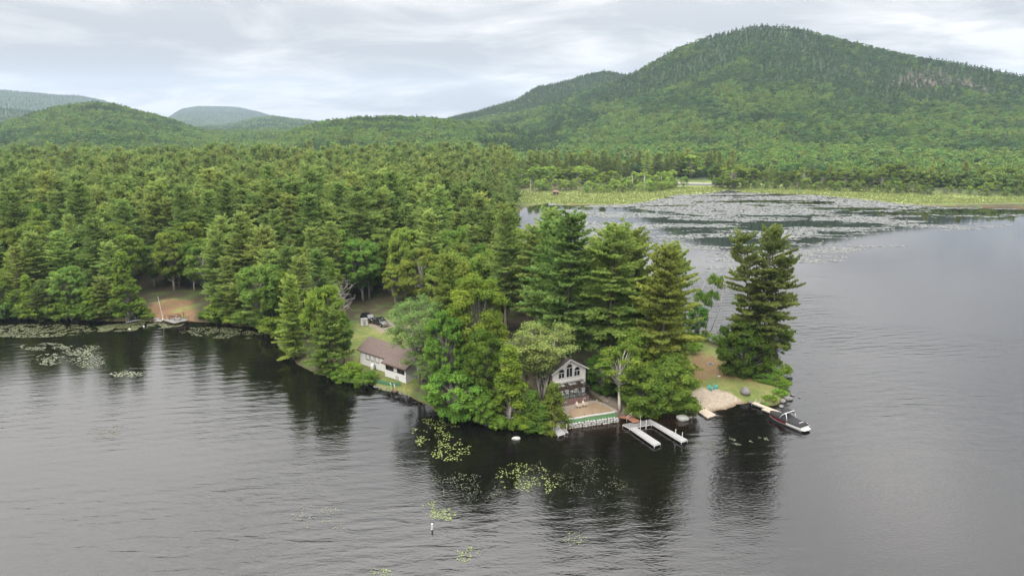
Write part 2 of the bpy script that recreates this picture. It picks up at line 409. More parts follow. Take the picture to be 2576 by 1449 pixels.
b.inputs['Roughness'].default_value = .035; b.inputs['IOR'].default_value = 1.6
def waves(scale, rot, detail_vec_scale, dist):
    w = N(t, 'ShaderNodeTexWave', wave_type='BANDS', bands_direction='Y', wave_profile='SIN')
    w.inputs['Scale'].default_value = scale; w.inputs['Distortion'].default_value = dist
    w.inputs['Detail'].default_value = 2.0; w.inputs['Detail Scale'].default_value = .35
    t.links.new(mapping(t, pos, (detail_vec_scale, 1, 1), (0, 0, rot)), w.inputs['Vector']); return w.outputs['Fac']
amp = noise(t, mapping(t, pos, (.012, .022, 1), (0, 0, R(-15))), 1.0, 3, .5)
amp = ramp(t, amp, [(.40, (.10, .10, .10)), (.58, (1, 1, 1))])
calmf = math_n(t, 'SUBTRACT', 1.0, math_n(t, 'MULTIPLY', ac.outputs['Fac'], .97))
ampc = math_n(t, 'MULTIPLY', amp, calmf)
h1 = noise(t, mapping(t, pos, (.16, .62, 1), (0, 0, R(-27))), 1.0, 2.5, .5, .6)
h2 = noise(t, mapping(t, pos, (.5, 1.6, 1), (0, 0, R(-14))), 1.0, 2, .5, .4)
h3 = noise(t, mapping(t, pos, (1.6, 3.6, 1), (0, 0, R(-24))), 1.0, 2, .5, .0)
hw = waves(.14, R(-30), .5, 5.5)
hh = math_n(t, 'ADD', math_n(t, 'MULTIPLY', h1, .30), math_n(t, 'MULTIPLY', h2, .11))
hh = math_n(t, 'ADD', hh, math_n(t, 'MULTIPLY', hw, .05))
hh = math_n(t, 'MULTIPLY', hh, ampc)
hh = math_n(t, 'ADD', hh, math_n(t, 'MULTIPLY', math_n(t, 'MULTIPLY', h3, .05), calmf))
bn = N(t, 'ShaderNodeBump'); bn.inputs['Strength'].default_value = 1.0; bn.inputs['Distance'].default_value = .55
t.links.new(hh, bn.inputs['Height']); t.links.new(bn.outputs[0], b.inputs['Normal'])
wme.materials.append(m)
water = link('lake_water', wme); tag(water, 'dark rippled lake water around the wooded point', 'water', kind='structure')
# ------------------------------------------------------------------ tree builders
rng = np.random.default_rng(11)
def tris_mesh(name, tri, tint, mat, k=3):
    """tri (n,k,3)"""
    n = len(tri); me = np_mesh(name, tri.reshape(-1, 3), np.arange(n * k).reshape(n, k), mat)
    a = me.attributes.new('tint', 'FLOAT', 'FACE'); a.data.foreach_set('value', np.asarray(tint, np.float32)); return me
def unit(v): return v / (np.linalg.norm(v, axis=-1, keepdims=True) + 1e-9)
F_PINE = foliage('pine_needles', (.132, .200, .058), (.248, .305, .084), .48, .018, .2)
F_LEAF = foliage('broad_leaves', (.075, .135, .030), (.160, .225, .046), .38, .014, .2)
F_FARL = foliage('far_leaves', (.058, .105, .032), (.120, .185, .050), .30, .02, .25)
F_FARY = foliage('far_pale_leaves', (.080, .138, .034), (.160, .225, .058), .30, .025, .22)
F_FARD = foliage('far_dark_leaves', (.036, .075, .030), (.076, .125, .045), .30, .02, .25)
F_FARP = foliage('far_needles', (.036, .068, .030), (.070, .110, .042), .25, .015, .25)
BARK = plain('bark', (.115, .092, .075), .9, .1, .35, 2.0)
BARK_GREY = plain('grey_bark', (.24, .22, .195), .9, .1, .3, 2.0)
BARK_PALE = plain('pale_bark', (.46, .43, .39), .85, .1, .3, 2.5)

def limb(mb, p0, p1, r0, r1, n=4, bend=.06):
    p0, p1 = np.array(p0), np.array(p1); L = np.linalg.norm(p1 - p0); o = rng.normal(0, bend * L, 3) * .5
    pts = [p0, p0 * .6 + p1 * .4 + o * .8 + np.array([0, 0, .04 * L]), p1]
    mb.tube(pts, [r0, (r0 + r1) * .5, r1], n, cap=False)

def pine_mesh(h=27, rmax=4.6, zb=.28, whorl=.85, dens=1.0, tuft=.42, gaps=.12, forks=1, wid=.22, lean=0.0):
    tr = MB(); T = []; TI = []
    stems = forks if isinstance(forks, list) else [(0, 0, 1.0)] + [(rng.choice([-1, 1]) * rng.uniform(2.2, 4.2), rng.uniform(-1, 1) * 2.5, rng.uniform(.8, .98)) for _ in range(forks - 1)]
    for (ox, oy, hs) in stems:
        H = h * hs; lx, ly = ox + rng.normal(0, .35) + lean, oy + rng.normal(0, .35)
        def axis(z):
            q = (z / H); return np.array([lx * q ** 1.5, ly * q ** 1.5, z])
        pts = [axis(H * q) for q in (0, .05, .2, .4, .6, .8, .97)]
        r0 = .013 * H
        tr.tube(pts, [r0 * 1.35, r0, r0 * .85, r0 * .66, r0 * .46, r0 * .25, .03], 7)
        z = H * zb
        # a few dead limbs below the crown
        for _ in range(7):
            q = rng.uniform(.45, 1) * zb; a = rng.uniform(0, 6.28); L = rng.uniform(.8, 2.2)
            p = axis(H * q); limb(tr, p, p + np.array([math.cos(a) * L, math.sin(a) * L, rng.uniform(-.3, .3)]), .045, .012, 3)
        sector = rng.uniform(.66, 1.2, 8)
        while z < H - .25:
            t = (z - H * zb) / (H * (1 - zb))
            Rz = rmax * (1 - t) ** .50 * min(1, .72 + 1.3 * t) + .55
            wv = rng.uniform(.78, 1.12); nb = rng.integers(4, 7); a0 = rng.uniform(0, 6.28)
            for k in range(nb):
                if rng.random() < gaps: continue
                a = a0 + 6.283 * k / nb + rng.normal(0, .18)
                L = Rz * rng.uniform(.5, 1.22) * wv * sector[int((a % 6.283) / 6.284 * 8)]
                if len(stems) > 1: L *= .8
                e = R(-5 + 48 * t ** 1.8 + rng.normal(0, 6))
                d = np.array([math.cos(a), math.sin(a), 0]); side = np.array([-d[1], d[0], 0])
                zz = z + rng.uniform(-.5, .5); p0 = axis(zz)
                def bp(s): return p0 + d * (s * L * math.cos(e)) + np.array([0, 0, s * L * math.sin(e) + .13 * L * s * s - .03 * L * s])
                tr.tube([bp(0), bp(.5), bp(.9)], [.05 + .006 * L, .03, .012], 3, cap=False)
                btint = np.clip(rng.normal(.45, .22), 0, 1)
                ns = max(3, int(L / .36 * dens))
                for s in np.linspace(.22 if L > 1.5 else .05, 1.0, ns):
                    for sg in (-1, 1):
                        if rng.random() < .1: continue
                        l = (.30 * L * (1 - s) * min(1, s * 2.2) + .42) * rng.uniform(.7, 1.25)
                        w = unit(d * .72 + side * sg * (.8 if s < .97 else .2) + np.array([0, 0, .12 + .3 * t]) + rng.normal(0, .08, 3))
                        nt_ = max(2, int(l / .23 * dens)); q = np.linspace(.15, 1, nt_)[:, None]
                        base = bp(s) + w * l * q; m3 = nt_ * 3
                        base = np.repeat(base, 3, 0)
                        dirs = unit(w[None] * .9 + rng.normal(0, .42, (m3, 3)) + np.array([0, 0, .45]))
                        ln = tuft * rng.uniform(.7, 1.2, (m3, 1)); wd_ = unit(np.cross(dirs, rng.normal(0, .45, (m3, 3)) + d[None] * .75 + np.array([0, 0, .8]))) * wid * rng.uniform(.7, 1.3, (m3, 1))
                        T.append(np.stack([base - wd_, base + wd_, base + dirs * ln], 1))
                        TI.append(np.clip(btint + rng.normal(0, .16, m3), 0, 1))
            z += whorl * rng.uniform(.75, 1.25) * (1 - .35 * t)
    return tr, np.concatenate(T), np.concatenate(TI)

def broad_mesh(h=14, rx=4.2, ry=None, zb=.25, clumps=60, leaves=240, leaf=.17, cr=(.8, 1.5), stems=1, open_=.0, top=1.0, trunk=True, shape='oval', drop=0.0, lq=.1):
    ry = ry or rx; tr = MB(); T = []; TI = []
    cz = h * (zb + 1) / 2; hz = h * (1 - zb) / 2
    cs = []
    while len(cs) < clumps:
        v = unit(rng.normal(0, 1, 3)); rad = rng.uniform(.35, 1) ** .45
        if shape == 'cone':
            q = rng.uniform(0, 1) ** 1.25; rr = (1 - q) ** .8 * rng.uniform(.45, 1); a = rng.uniform(0, 6.283)
            p = np.array([math.cos(a) * rx * rr, math.sin(a) * ry * rr, h * (zb + (1 - zb) * q * .97)])
        elif shape == 'fan':
            q = rng.uniform(.15, 1); rr = q ** .8 * rng.uniform(.3, 1); a = rng.uniform(0, 6.283)
            p = np.array([math.cos(a) * rx * rr, math.sin(a) * ry * rr, h * (zb + (1 - zb) * (q * (1 - .28 * rr * rr)))])
        else:
            p = np.array([v[0] * rx * rad, v[1] * ry * rad, cz + v[2] * hz * rad * .94])
            if v[2] < -.3 and rng.random() < .5 - drop: continue
        cs.append(p)
    if trunk:
        r0 = .017 * h
        for sidx in range(stems):
            a = 6.283 * sidx / stems + rng.uniform(0, 1); sp = 0 if stems == 1 else .22 * rx
            foot = np.array([math.cos(a) * .12 * (stems > 1), math.sin(a) * .12 * (stems > 1), -.3]); tp = np.array([math.cos(a) * sp * 1.6 + rng.normal(0, .2), math.sin(a) * sp * 1.6 + rng.normal(0, .2), h * .86])
            mid = foot * .55 + tp * .45 + rng.normal(0, .12, 3)
            rr = r0 if stems == 1 else r0 * .6
            tr.tube([foot, mid * .45 + foot * .55, mid, tp], [rr * 1.3, rr, rr * .7, .03], 6)
            mine = cs[sidx::stems]
            for p in mine:
                q = np.clip((p[2] / h) * rng.uniform(.45, .75), lq, .82)
                st = foot + (mid - foot) * (q / .45) if q < .45 else mid + (tp - mid) * ((q - .45) / .55)
                limb(tr, st, p, rr * .32, .02, 4, .08)
    for p in cs:
        R_ = rng.uniform(*cr); n = int(leaves * (R_ / np.mean(cr)) ** 1.6 * rng.uniform(.75, 1.25))
        v = unit(rng.normal(0, 1, (n, 3)) + np.array([0, 0, .35])); rad = rng.uniform(.25, 1, (n, 1)) ** (.5 if open_ == 0 else .8)
        c = p + v * rad * R_ * np.array([1, 1, .55]) * (1 + .35 * np.sin(5 * v[:, :1] + 3 * v[:, 1:2] + R_ * 9))
        nrm = unit(v * .8 + rng.normal(0, .55, (n, 3)) + np.array([0, 0, .55]))
        a = unit(np.cross(nrm, rng.normal(0, 1, (n, 3)))); bb = np.cross(nrm, a)
        sz = leaf * rng.uniform(.6, 1.35, (n, 1))
        T.append(np.stack([c - a * sz, c + bb * sz * .62, c + a * sz, c - bb * sz * .62], 1))
        ct = np.clip(rng.normal(.45, .22), 0, 1); TI.append(np.clip(ct + rng.normal(0, .15, n), 0, 1))
    return tr, np.concatenate(T), np.concatenate(TI)

class Kind: pass
KINDS = {}
def kind(name, res, leafmat, bark, h, quad):
    k = Kind(); tr, T, TI = res; k.h = h
    me = bpy.data.meshes.new('trunk_' + name)
    if tr.v:
        me.from_pydata(tr.v, [], tr.f); me.materials.append(bark)
        for p in me.polygons: p.use_smooth = True
        k.trunk = me
    else: k.trunk = None
    k.crown = tris_mesh('crown_' + name, T, TI, leafmat, 4 if quad else 3); KINDS[name] = k; return k
for i in range(5):
    kind('pine%d' % i, pine_mesh(26 + i, [4.9, 4.2, 5.4, 4.6, 5.0][i], [.2, .3, .24, .16, .34][i], .58, .8, .46, .12 + .03 * i, 1), F_PINE, BARK, 26 + i, False)
kind('pine_edge0', pine_mesh(24, 5.6, .08, .58, .85, .46, .06), F_PINE, BARK, 24, False)
kind('pine_edge1', pine_mesh(24, 5.0, .05, .58, .85, .46, .08), F_PINE, BARK, 24, False)
kind('pine_point', pine_mesh(26, 6.6, .22, .85, .95, .46, .3, [(-4.2, .2, .95), (1.4, .8, 1.0), (3.6, -1.2, .80)]), F_PINE, BARK, 26, False)
kind('pine_young', pine_mesh(12, 3.2, .06, .6, 1.1, .38, .05), F_PINE, BARK, 12, False)
for i in range(3):
    kind('broad%d' % i, broad_mesh(16, 4.6 - .4 * i, None, .22, 95, 420, .145, (.65, 1.35)), F_LEAF, BARK_GREY, 16, True)
kind('maple', broad_mesh(20, 5.6, 5.0, .16, 170, 430, .15, (.7, 1.45), drop=.3), F_LEAF, BARK_GREY, 20, True)
kind('slim', broad_mesh(13, 2.7, None, .12, 80, 260, .145, (.5, 1.0), shape='cone'), F_LEAF, BARK_GREY, 13, True)
kind('fan', broad_mesh(13, 4.9, None, .22, 150, 190, .11, (.6, 1.25), stems=5, open_=1, shape='fan'), F_LEAF, BARK_GREY, 13, True)
kind('feather', broad_mesh(17, 5.2, None, .18, 140, 230, .11, (.7, 1.5), stems=3, open_=1), F_LEAF, BARK_GREY, 17, True)
kind('birch', broad_mesh(13, 3.4, None, .30, 52, 210, .14, (.55, 1.1), open_=1, lq=.45), F_LEAF, BARK_PALE, 13, True)
kind('cedar', broad_mesh(7, 2.5, None, .0, 75, 190, .12, (.5, .95), shape='cone'), F_LEAF, BARK, 7, True)
for i in range(3):
    kind('shrub%d' % i, broad_mesh(3.2, 2.3, None, -.1, 26, 170, .14, (.55, .95)), F_LEAF, BARK, 3.2, True)
kind('mound', broad_mesh(7.5, 4.6, 3.6, -.05, 120, 330, .12, (.5, 1.05), drop=.4), F_LEAF, BARK_GREY, 7.5, True)
kind('fern', broad_mesh(1.3, 1.9, None, -.1, 22, 120, .12, (.4, .7)), F_LEAF, BARK, 1.3, True)
# mid-distance and far trees
for i in range(3):
    kind('mid_pine%d' % i, pine_mesh(21, 5.0, .10, 1.0, .5, .62, .1, 1, .25), F_PINE, BARK, 21, False)
    kind('mid_broad%d' % i, broad_mesh(14, 4.4, None, .05, 44, 70, .33, (.8, 1.7)), F_LEAF, BARK_GREY, 14, True)
    kind('far_broad%d' % i, broad_mesh(13, 5.2, None, .0, 26, 26, .62, (1.3, 2.1), trunk=False), [F_FARL, F_FARY, F_FARD][i], BARK, 14, True)
    kind('far_pine%d' % i, broad_mesh(14, 3.9, None, .0, 30, 16, .52, (.7, 1.3), shape='cone', trunk=False), F_FARP, BARK, 14, True)
kind('snag', (lambda mb: ([limb(mb, (0, 0, q), (math.cos(a) * l, math.sin(a) * l, q + l * .5), .05, .01, 3) for q, a, l in zip(rng.uniform(2, 9, 16), rng.uniform(0, 6.28, 16), rng.uniform(.5, 1.8, 16))], mb.tube([(0, 0, -.3), (.1, 0, 5), (.0, .1, 10.5)], [.22, .15, .04], 6), (mb, rng.normal(0, .01, (4, 3, 3)) + np.array([0, 0, 9.]), np.zeros(4)))[-1])(MB()), F_LEAF, BARK_PALE, 10.5, False)
def bare_mesh(h, r):
    mb = MB(); mb.tube([(0, 0, -.3), (.2, .1, h * .3), (.1, .3, h * .55)], [.16, .12, .08], 6)
    for _ in range(34):
        a = rng.uniform(0, 6.28); q = rng.uniform(.25, .55); st = np.array([.1, .2, h * q]); l = rng.uniform(.5, 1)
        tip = np.array([math.cos(a) * r * l, math.sin(a) * r * l, h * (q + .45 * rng.uniform(.4, 1))]); limb(mb, st, tip, .05, .012, 3, .1)
        for _ in range(7):
            s = rng.uniform(.4, 1); p = st + (tip - st) * s; limb(mb, p, p + rng.normal(0, .7, 3) + np.array([0, 0, .5]), .018, .006, 3, .1)
    return mb
kind('bare', (bare_mesh(9, 3.4), rng.normal(0, .02, (6, 3, 3)) + np.array([0, 0, 5.]), np.zeros(6)), F_LEAF, BARK_GREY, 9, False)

def zg(x, y): return float(terrain(np.array([x]), np.array([y]))[0])
def tree(kname, x, y, h, label, cat, name, group=None, tint=(1, 1, 1), rz=None, wide=1.0, z=None, lean=(0, 0)):
    k = KINDS[kname]; s = h / k.h
    z = zg(x, y) if z is None else z
    o = empty(name, (x, y, z - .05), rng.uniform(0, 6.283) if rz is None else rz, label, cat, group)
    o.rotation_euler[0], o.rotation_euler[1] = lean
    o.scale = (s * wide, s * wide, s)
    if k.trunk is not None: link('trunk', k.trunk, o)
    c = link('crown', k.crown, o); c.color = (*tint, 1)
    return o
def tree_px(kname, px, py, top, label, cat, name, **kw):
    """tree whose foot is seen at (px, py) and whose tip is on row top"""
    z = kw.pop('foot', 1.0)
    for _ in range(3): x, y, _z = U(px, py, z); z = max(zg(x, y), 0.0)
    return tree(kname, x, y, max(.5, height_to(px, top, y) - z), label, cat, name, **kw)

# ------------------------------------------------------------------ geometry-node masses (uncountable woods)
def mass(name, pts, idx, scl, kinds, label, cat):
    lib = bpy.data.collections.new(name + '_kinds')
    for i, kn in enumerate(kinds):
        o = bpy.data.objects.new('%s_%02d' % (name, i), KINDS[kn].crown); lib.objects.link(o)
    me = bpy.data.meshes.new(name); me.vertices.add(len(pts)); me.vertices.foreach_set('co', np.asarray(pts, np.float32).ravel())
    a = me.attributes.new('pick', 'INT', 'POINT'); a.data.foreach_set('value', np.asarray(idx, np.int32))
    a = me.attributes.new('scl', 'FLOAT', 'POINT'); a.data.foreach_set('value', np.asarray(scl, np.float32))
    a = me.attributes.new('turn', 'FLOAT_VECTOR', 'POINT')
    v = np.zeros((len(pts), 3), np.float32); v[:, 2] = rng.uniform(0, 6.283, len(pts)); a.data.foreach_set('vector', v.ravel())
    ng = bpy.data.node_groups.new(name, 'GeometryNodeTree')
    ng.interface.new_socket('Geometry', in_out='INPUT', socket_type='NodeSocketGeometry')
    ng.interface.new_socket('Geometry', in_out='OUTPUT', socket_type='NodeSocketGeometry')
    gi = ng.nodes.new('NodeGroupInput'); go = ng.nodes.new('NodeGroupOutput')
    ci = ng.nodes.new('GeometryNodeCollectionInfo'); ci.inputs['Collection'].default_value = lib
    ci.inputs['Separate Children'].default_value = True; ci.inputs['Reset Children'].default_value = True
    ip = ng.nodes.new('GeometryNodeInstanceOnPoints'); ip.inputs['Pick Instance'].default_value = True
    def na(n_, ty):
        q = ng.nodes.new('GeometryNodeInputNamedAttribute'); q.data_type = ty; q.inputs['Name'].default_value = n_
        return [s for s in q.outputs if s.enabled and s.name == 'Attribute'][0]
    e2r = ng.nodes.new('FunctionNodeEulerToRotation')
    ng.links.new(na('turn', 'FLOAT_VECTOR'), e2r.inputs[0])
    ng.links.new(gi.outputs[0], ip.inputs['Points']); ng.links.new(ci.outputs[0], ip.inputs['Instance'])
    ng.links.new(na('pick', 'INT'), ip.inputs['Instance Index']); ng.links.new(e2r.outputs[0], ip.inputs['Rotation'])
    ng.links.new(na('scl', 'FLOAT'), ip.inputs['Scale']); ng.links.new(ip.outputs[0], go.inputs[0])
    o = link(name, me); md = o.modifiers.new('trees', 'NODES'); md.node_group = ng
    return tag(o, label, cat, kind='stuff')

def scatter(r0, r1, sp, a0=-42, a1=42):
    """jittered points in a sector"""
    n = int(2 * r1 / sp); g = (np.arange(-n, n) + .5) * sp
    X, Y = np.meshgrid(g, g[g > 0]); X = X.ravel(); Y = Y.ravel()
    m = (np.hypot(X, Y) < r1 + sp) & (np.hypot(X, Y) > r0 - sp) & (np.abs(np.degrees(np.arctan2(X, Y))) < max(abs(a0), abs(a1)) + 2); X = X[m]; Y = Y[m]
    X = X + rng.uniform(-.45, .45, X.shape) * sp; Y = Y + rng.uniform(-.45, .45, Y.shape) * sp
    r = np.hypot(X, Y); a = np.degrees(np.arctan2(X, Y)); m = (r > r0) & (r < r1) & (a > a0) & (a < a1)
    return X[m], Y[m]
# sight lines over the canopy, to leave out trees nobody can see
va = np.radians(np.arange(-46, 46.01, .5)); vr = 540 * 1.01 ** np.arange(0, 255)
VA, VR = np.meshgrid(va, vr); VZ = terrain(np.sin(VA) * VR, np.cos(VA) * VR)
run = np.maximum.accumulate((VZ + 3 - CAM_H) / VR, 0)
def seen(x, y, z, h):
    ia = np.clip(((np.degrees(np.arctan2(x, y)) + 46) / .5).round().astype(int), 0, len(va) - 1); r = np.hypot(x, y)
    ir = np.clip((np.log(r / 540) / np.log(1.01)).astype(int) - 2, 0, len(vr) - 1)
    return (z + h - CAM_H) / r > run[ir, ia] - .0015

def far_forest():
    X1, Y1 = scatter(560, 1000, 6.8); X2, Y2 = scatter(1000, 2400, 6.6); X3, Y3 = scatter(2400, 6400, 13)
    X = np.concatenate([X1, X2, X3]); Y = np.concatenate([Y1, Y2, Y3]); r = np.hypot(X, Y)
    Z, d, marsh, _ = terrain(X, Y, True)
    sc = np.where(r < 800, .85, np.where(r < 2400, .66, .62)) * rng.uniform(.6, 1.4, len(X))
    m = (d > 6) & (marsh < .3) & (Z > .1) & seen(X, Y, Z, 16 * sc) & (scar_mask(X, Y, Z) < rng.uniform(.3, 1.6, len(X)))
    m &= ~((r < 600) & (X > 40) & (X < 180) & (Y < 575))
    X, Y, Z, sc, r = X[m], Y[m], Z[m], sc[m], r[m]; az = np.degrees(np.arctan2(X, Y))
    # conifers on the upper slopes, ridges and in stands; broadleaf on the lower apron
    steep = Z / np.maximum(r, 1)
    st = fbm(X / 110, Y / 110, 300, 3)
    con = st + .9 * np.clip((Z - 50) / 110, -.12, .30) + np.where((az < 4), .14, 0) + np.where(r > 1900, .06, 0) > .665
    con ^= rng.random(len(X)) < .08
    st2 = fbm(X / 55, Y / 55, 330, 3) + rng.normal(0, .13, len(X)) - .0013 * (Z - 35)  # leaves paler downhill, darker uphill: lit apron and cloud shadow put into colour
    idx = np.where(con, rng.integers(3, 6, len(X)), np.where(st2 > .55, 1, np.where(st2 < .40, 2, 0)))
    print('far forest', len(X))
    sel = (az > 2) & (r < 2700) | (az > -5) & (r < 800)
    ks = ['far_broad0', 'far_broad1', 'far_broad2', 'far_pine0', 'far_pine1', 'far_pine2']
    pts = np.stack([X, Y, Z - .4], 1)
    mass('mountain_forest', pts[sel], idx[sel], sc[sel], ks, 'dense green forest covering the big hill behind the bay', 'forest')
    mass('valley_forest', pts[~sel], idx[~sel], sc[~sel], ks, 'hazy forest over the low hills behind the pines', 'forest')
far_forest()
# ------------------------------------------------------------------ near woods
FOREST = [U2(*p) for p in [(-500, 790), (-150, 792), (0, 792), (380, 795), (390, 762), (420, 750), (485, 752), (500, 795), (560, 803), (640, 812), (700, 842), (760, 880), (850, 890), (880, 850),
                           (893, 806), (930, 793), (1010, 790), (1075, 830), (1100, 880), (1250, 895), (1330, 885), (1420, 925), (1490, 945), (1560, 945), (1640, 950), (1700, 930), (1725, 872), (1700, 838)]]
FOREST += [(37, 150), (26, 172), (11, 204), (0, 258), (-3, 335), (2, 395), (0, 600), (-480, 600), (-420, 170)]
HOUSE_A_W = P([(1286, 920), (1345, 900), (1400, 940), (1480, 985), (1400, 1010), (1330, 980), (1290, 950)], 1.2)
keepout = [YARD_B, PATIO_W, LAWN, LEFT_CLEAR, HOUSE_A_W]
fx, fy = scatter(100, 585, 6.8, -41, 20)
m = sdist(fx, fy, FOREST) > .5
for po, mg in zip(keepout, (4.0, 1.5, 1.5, 3.0, 1.5)): m &= sdist(fx, fy, po) < -mg
fx, fy = fx[m], fy[m]; fz = terrain(fx, fy); fr = np.hypot(fx, fy)
o_ = np.argsort(fr); fx, fy, fz, fr = fx[o_], fy[o_], fz[o_], fr[o_]
shore_d = -sdist(fx, fy, LAKE)
stand = fbm(fx / 28, fy / 28, 400, 3); is_b = (stand > .53) & (rng.random(len(fx)) < .7) | (shore_d < 7) & (rng.random(len(fx)) < .35)
is_b |= rng.random(len(fx)) < .14
hmul = .86 + .3 * fbm(fx / 40, fy / 40, 410, 2)
# keep the sight line into the yard, the drive and over the bay as open as the photograph shows it
fpx, fpy = proj(fx, fy, fz)
hp = 24.0 * hmul * rng.uniform(.76, 1.18, len(fx)); hp = np.where(fr > 300, hp * .95, hp)
hp = hp * np.interp(shore_d, [0, 12, 40], [.66, .84, 1.0])
bay = (fpx > 1300) & (fy > 165); hp = np.where(bay, np.minimum(hp, 14), hp)
hb = hp * rng.uniform(.58, .82, len(fx))
print('near woods', len(fx))
np_, nb_ = 0, 0; rest = []
def wood_label(px, r, lum, what):
    hue = 'dark green' if lum < .85 else 'green' if lum < 1.12 else 'yellow-green'
    zone = 'left of the far clearing' if px < 350 else 'above the far clearing' if px < 520 else 'by the inner shore corner' if px < 720 else 'behind the cottage' if px < 1040 else 'between the two houses' if px < 1330 else 'behind the gabled house'
    row_ = 'near the water' if r < 190 else 'in the middle' if r < 250 else 'deep'
    return '%s %s %s %s' % (hue, what, {'near the water': 'at the edge of the wood', 'in the middle': 'midway in the wood', 'deep': 'deep in the wood'}[row_], zone)
for i in range(len(fx)):
    x, y, z = fx[i], fy[i], fz[i]
    yel = rng.random()
    if is_b[i] and nb_ < 230:
        nb_ += 1
        g = (1.0 + .35 * yel, 1.0 + .2 * yel, 1.0) if yel > .3 else (.85, .95, .85)
        tree(['broad0', 'broad1', 'broad2', 'slim'][rng.integers(0, 4)], x, y, hb[i], wood_label(fpx[i], fr[i], g[0] / g[1] if yel > .3 else .7, 'leafy broadleaf tree'), 'tree', 'broadleaf_tree', 'broadleaf trees in the pine wood', g, z=z)
    elif not is_b[i] and np_ < 300:
        np_ += 1
        kn = ['pine_edge0', 'pine_edge1', 'pine3'][rng.integers(0, 3)] if shore_d[i] < 12 else 'pine%d' % rng.integers(0, 5)
        g = .78 + .55 * yel
        tree(kn, x, y, hp[i], wood_label(fpx[i], fr[i], g * (.92 + .3 * yel) / 1.05, 'pine'), 'tree', 'pine_tree', 'pines of the wood', (g * (.92 + .14 * yel), g, .95 * g), z=z, wide=rng.uniform(1.05, 1.45))
    else: rest.append(i)
rest = np.array(rest); rb = is_b[rest]
mass('pine_wood', np.stack([fx, fy, fz], 1)[rest], np.where(rb, rng.integers(0, 3, len(rest)), rng.integers(3, 6, len(rest)) + 0),
     np.where(rb, hb[rest] / 14, hp[rest] / 21), ['mid_broad0', 'mid_broad1', 'mid_broad2', 'mid_pine0', 'mid_pine1', 'mid_pine2'],
     'far part of the pine wood merging into one green canopy', 'forest')

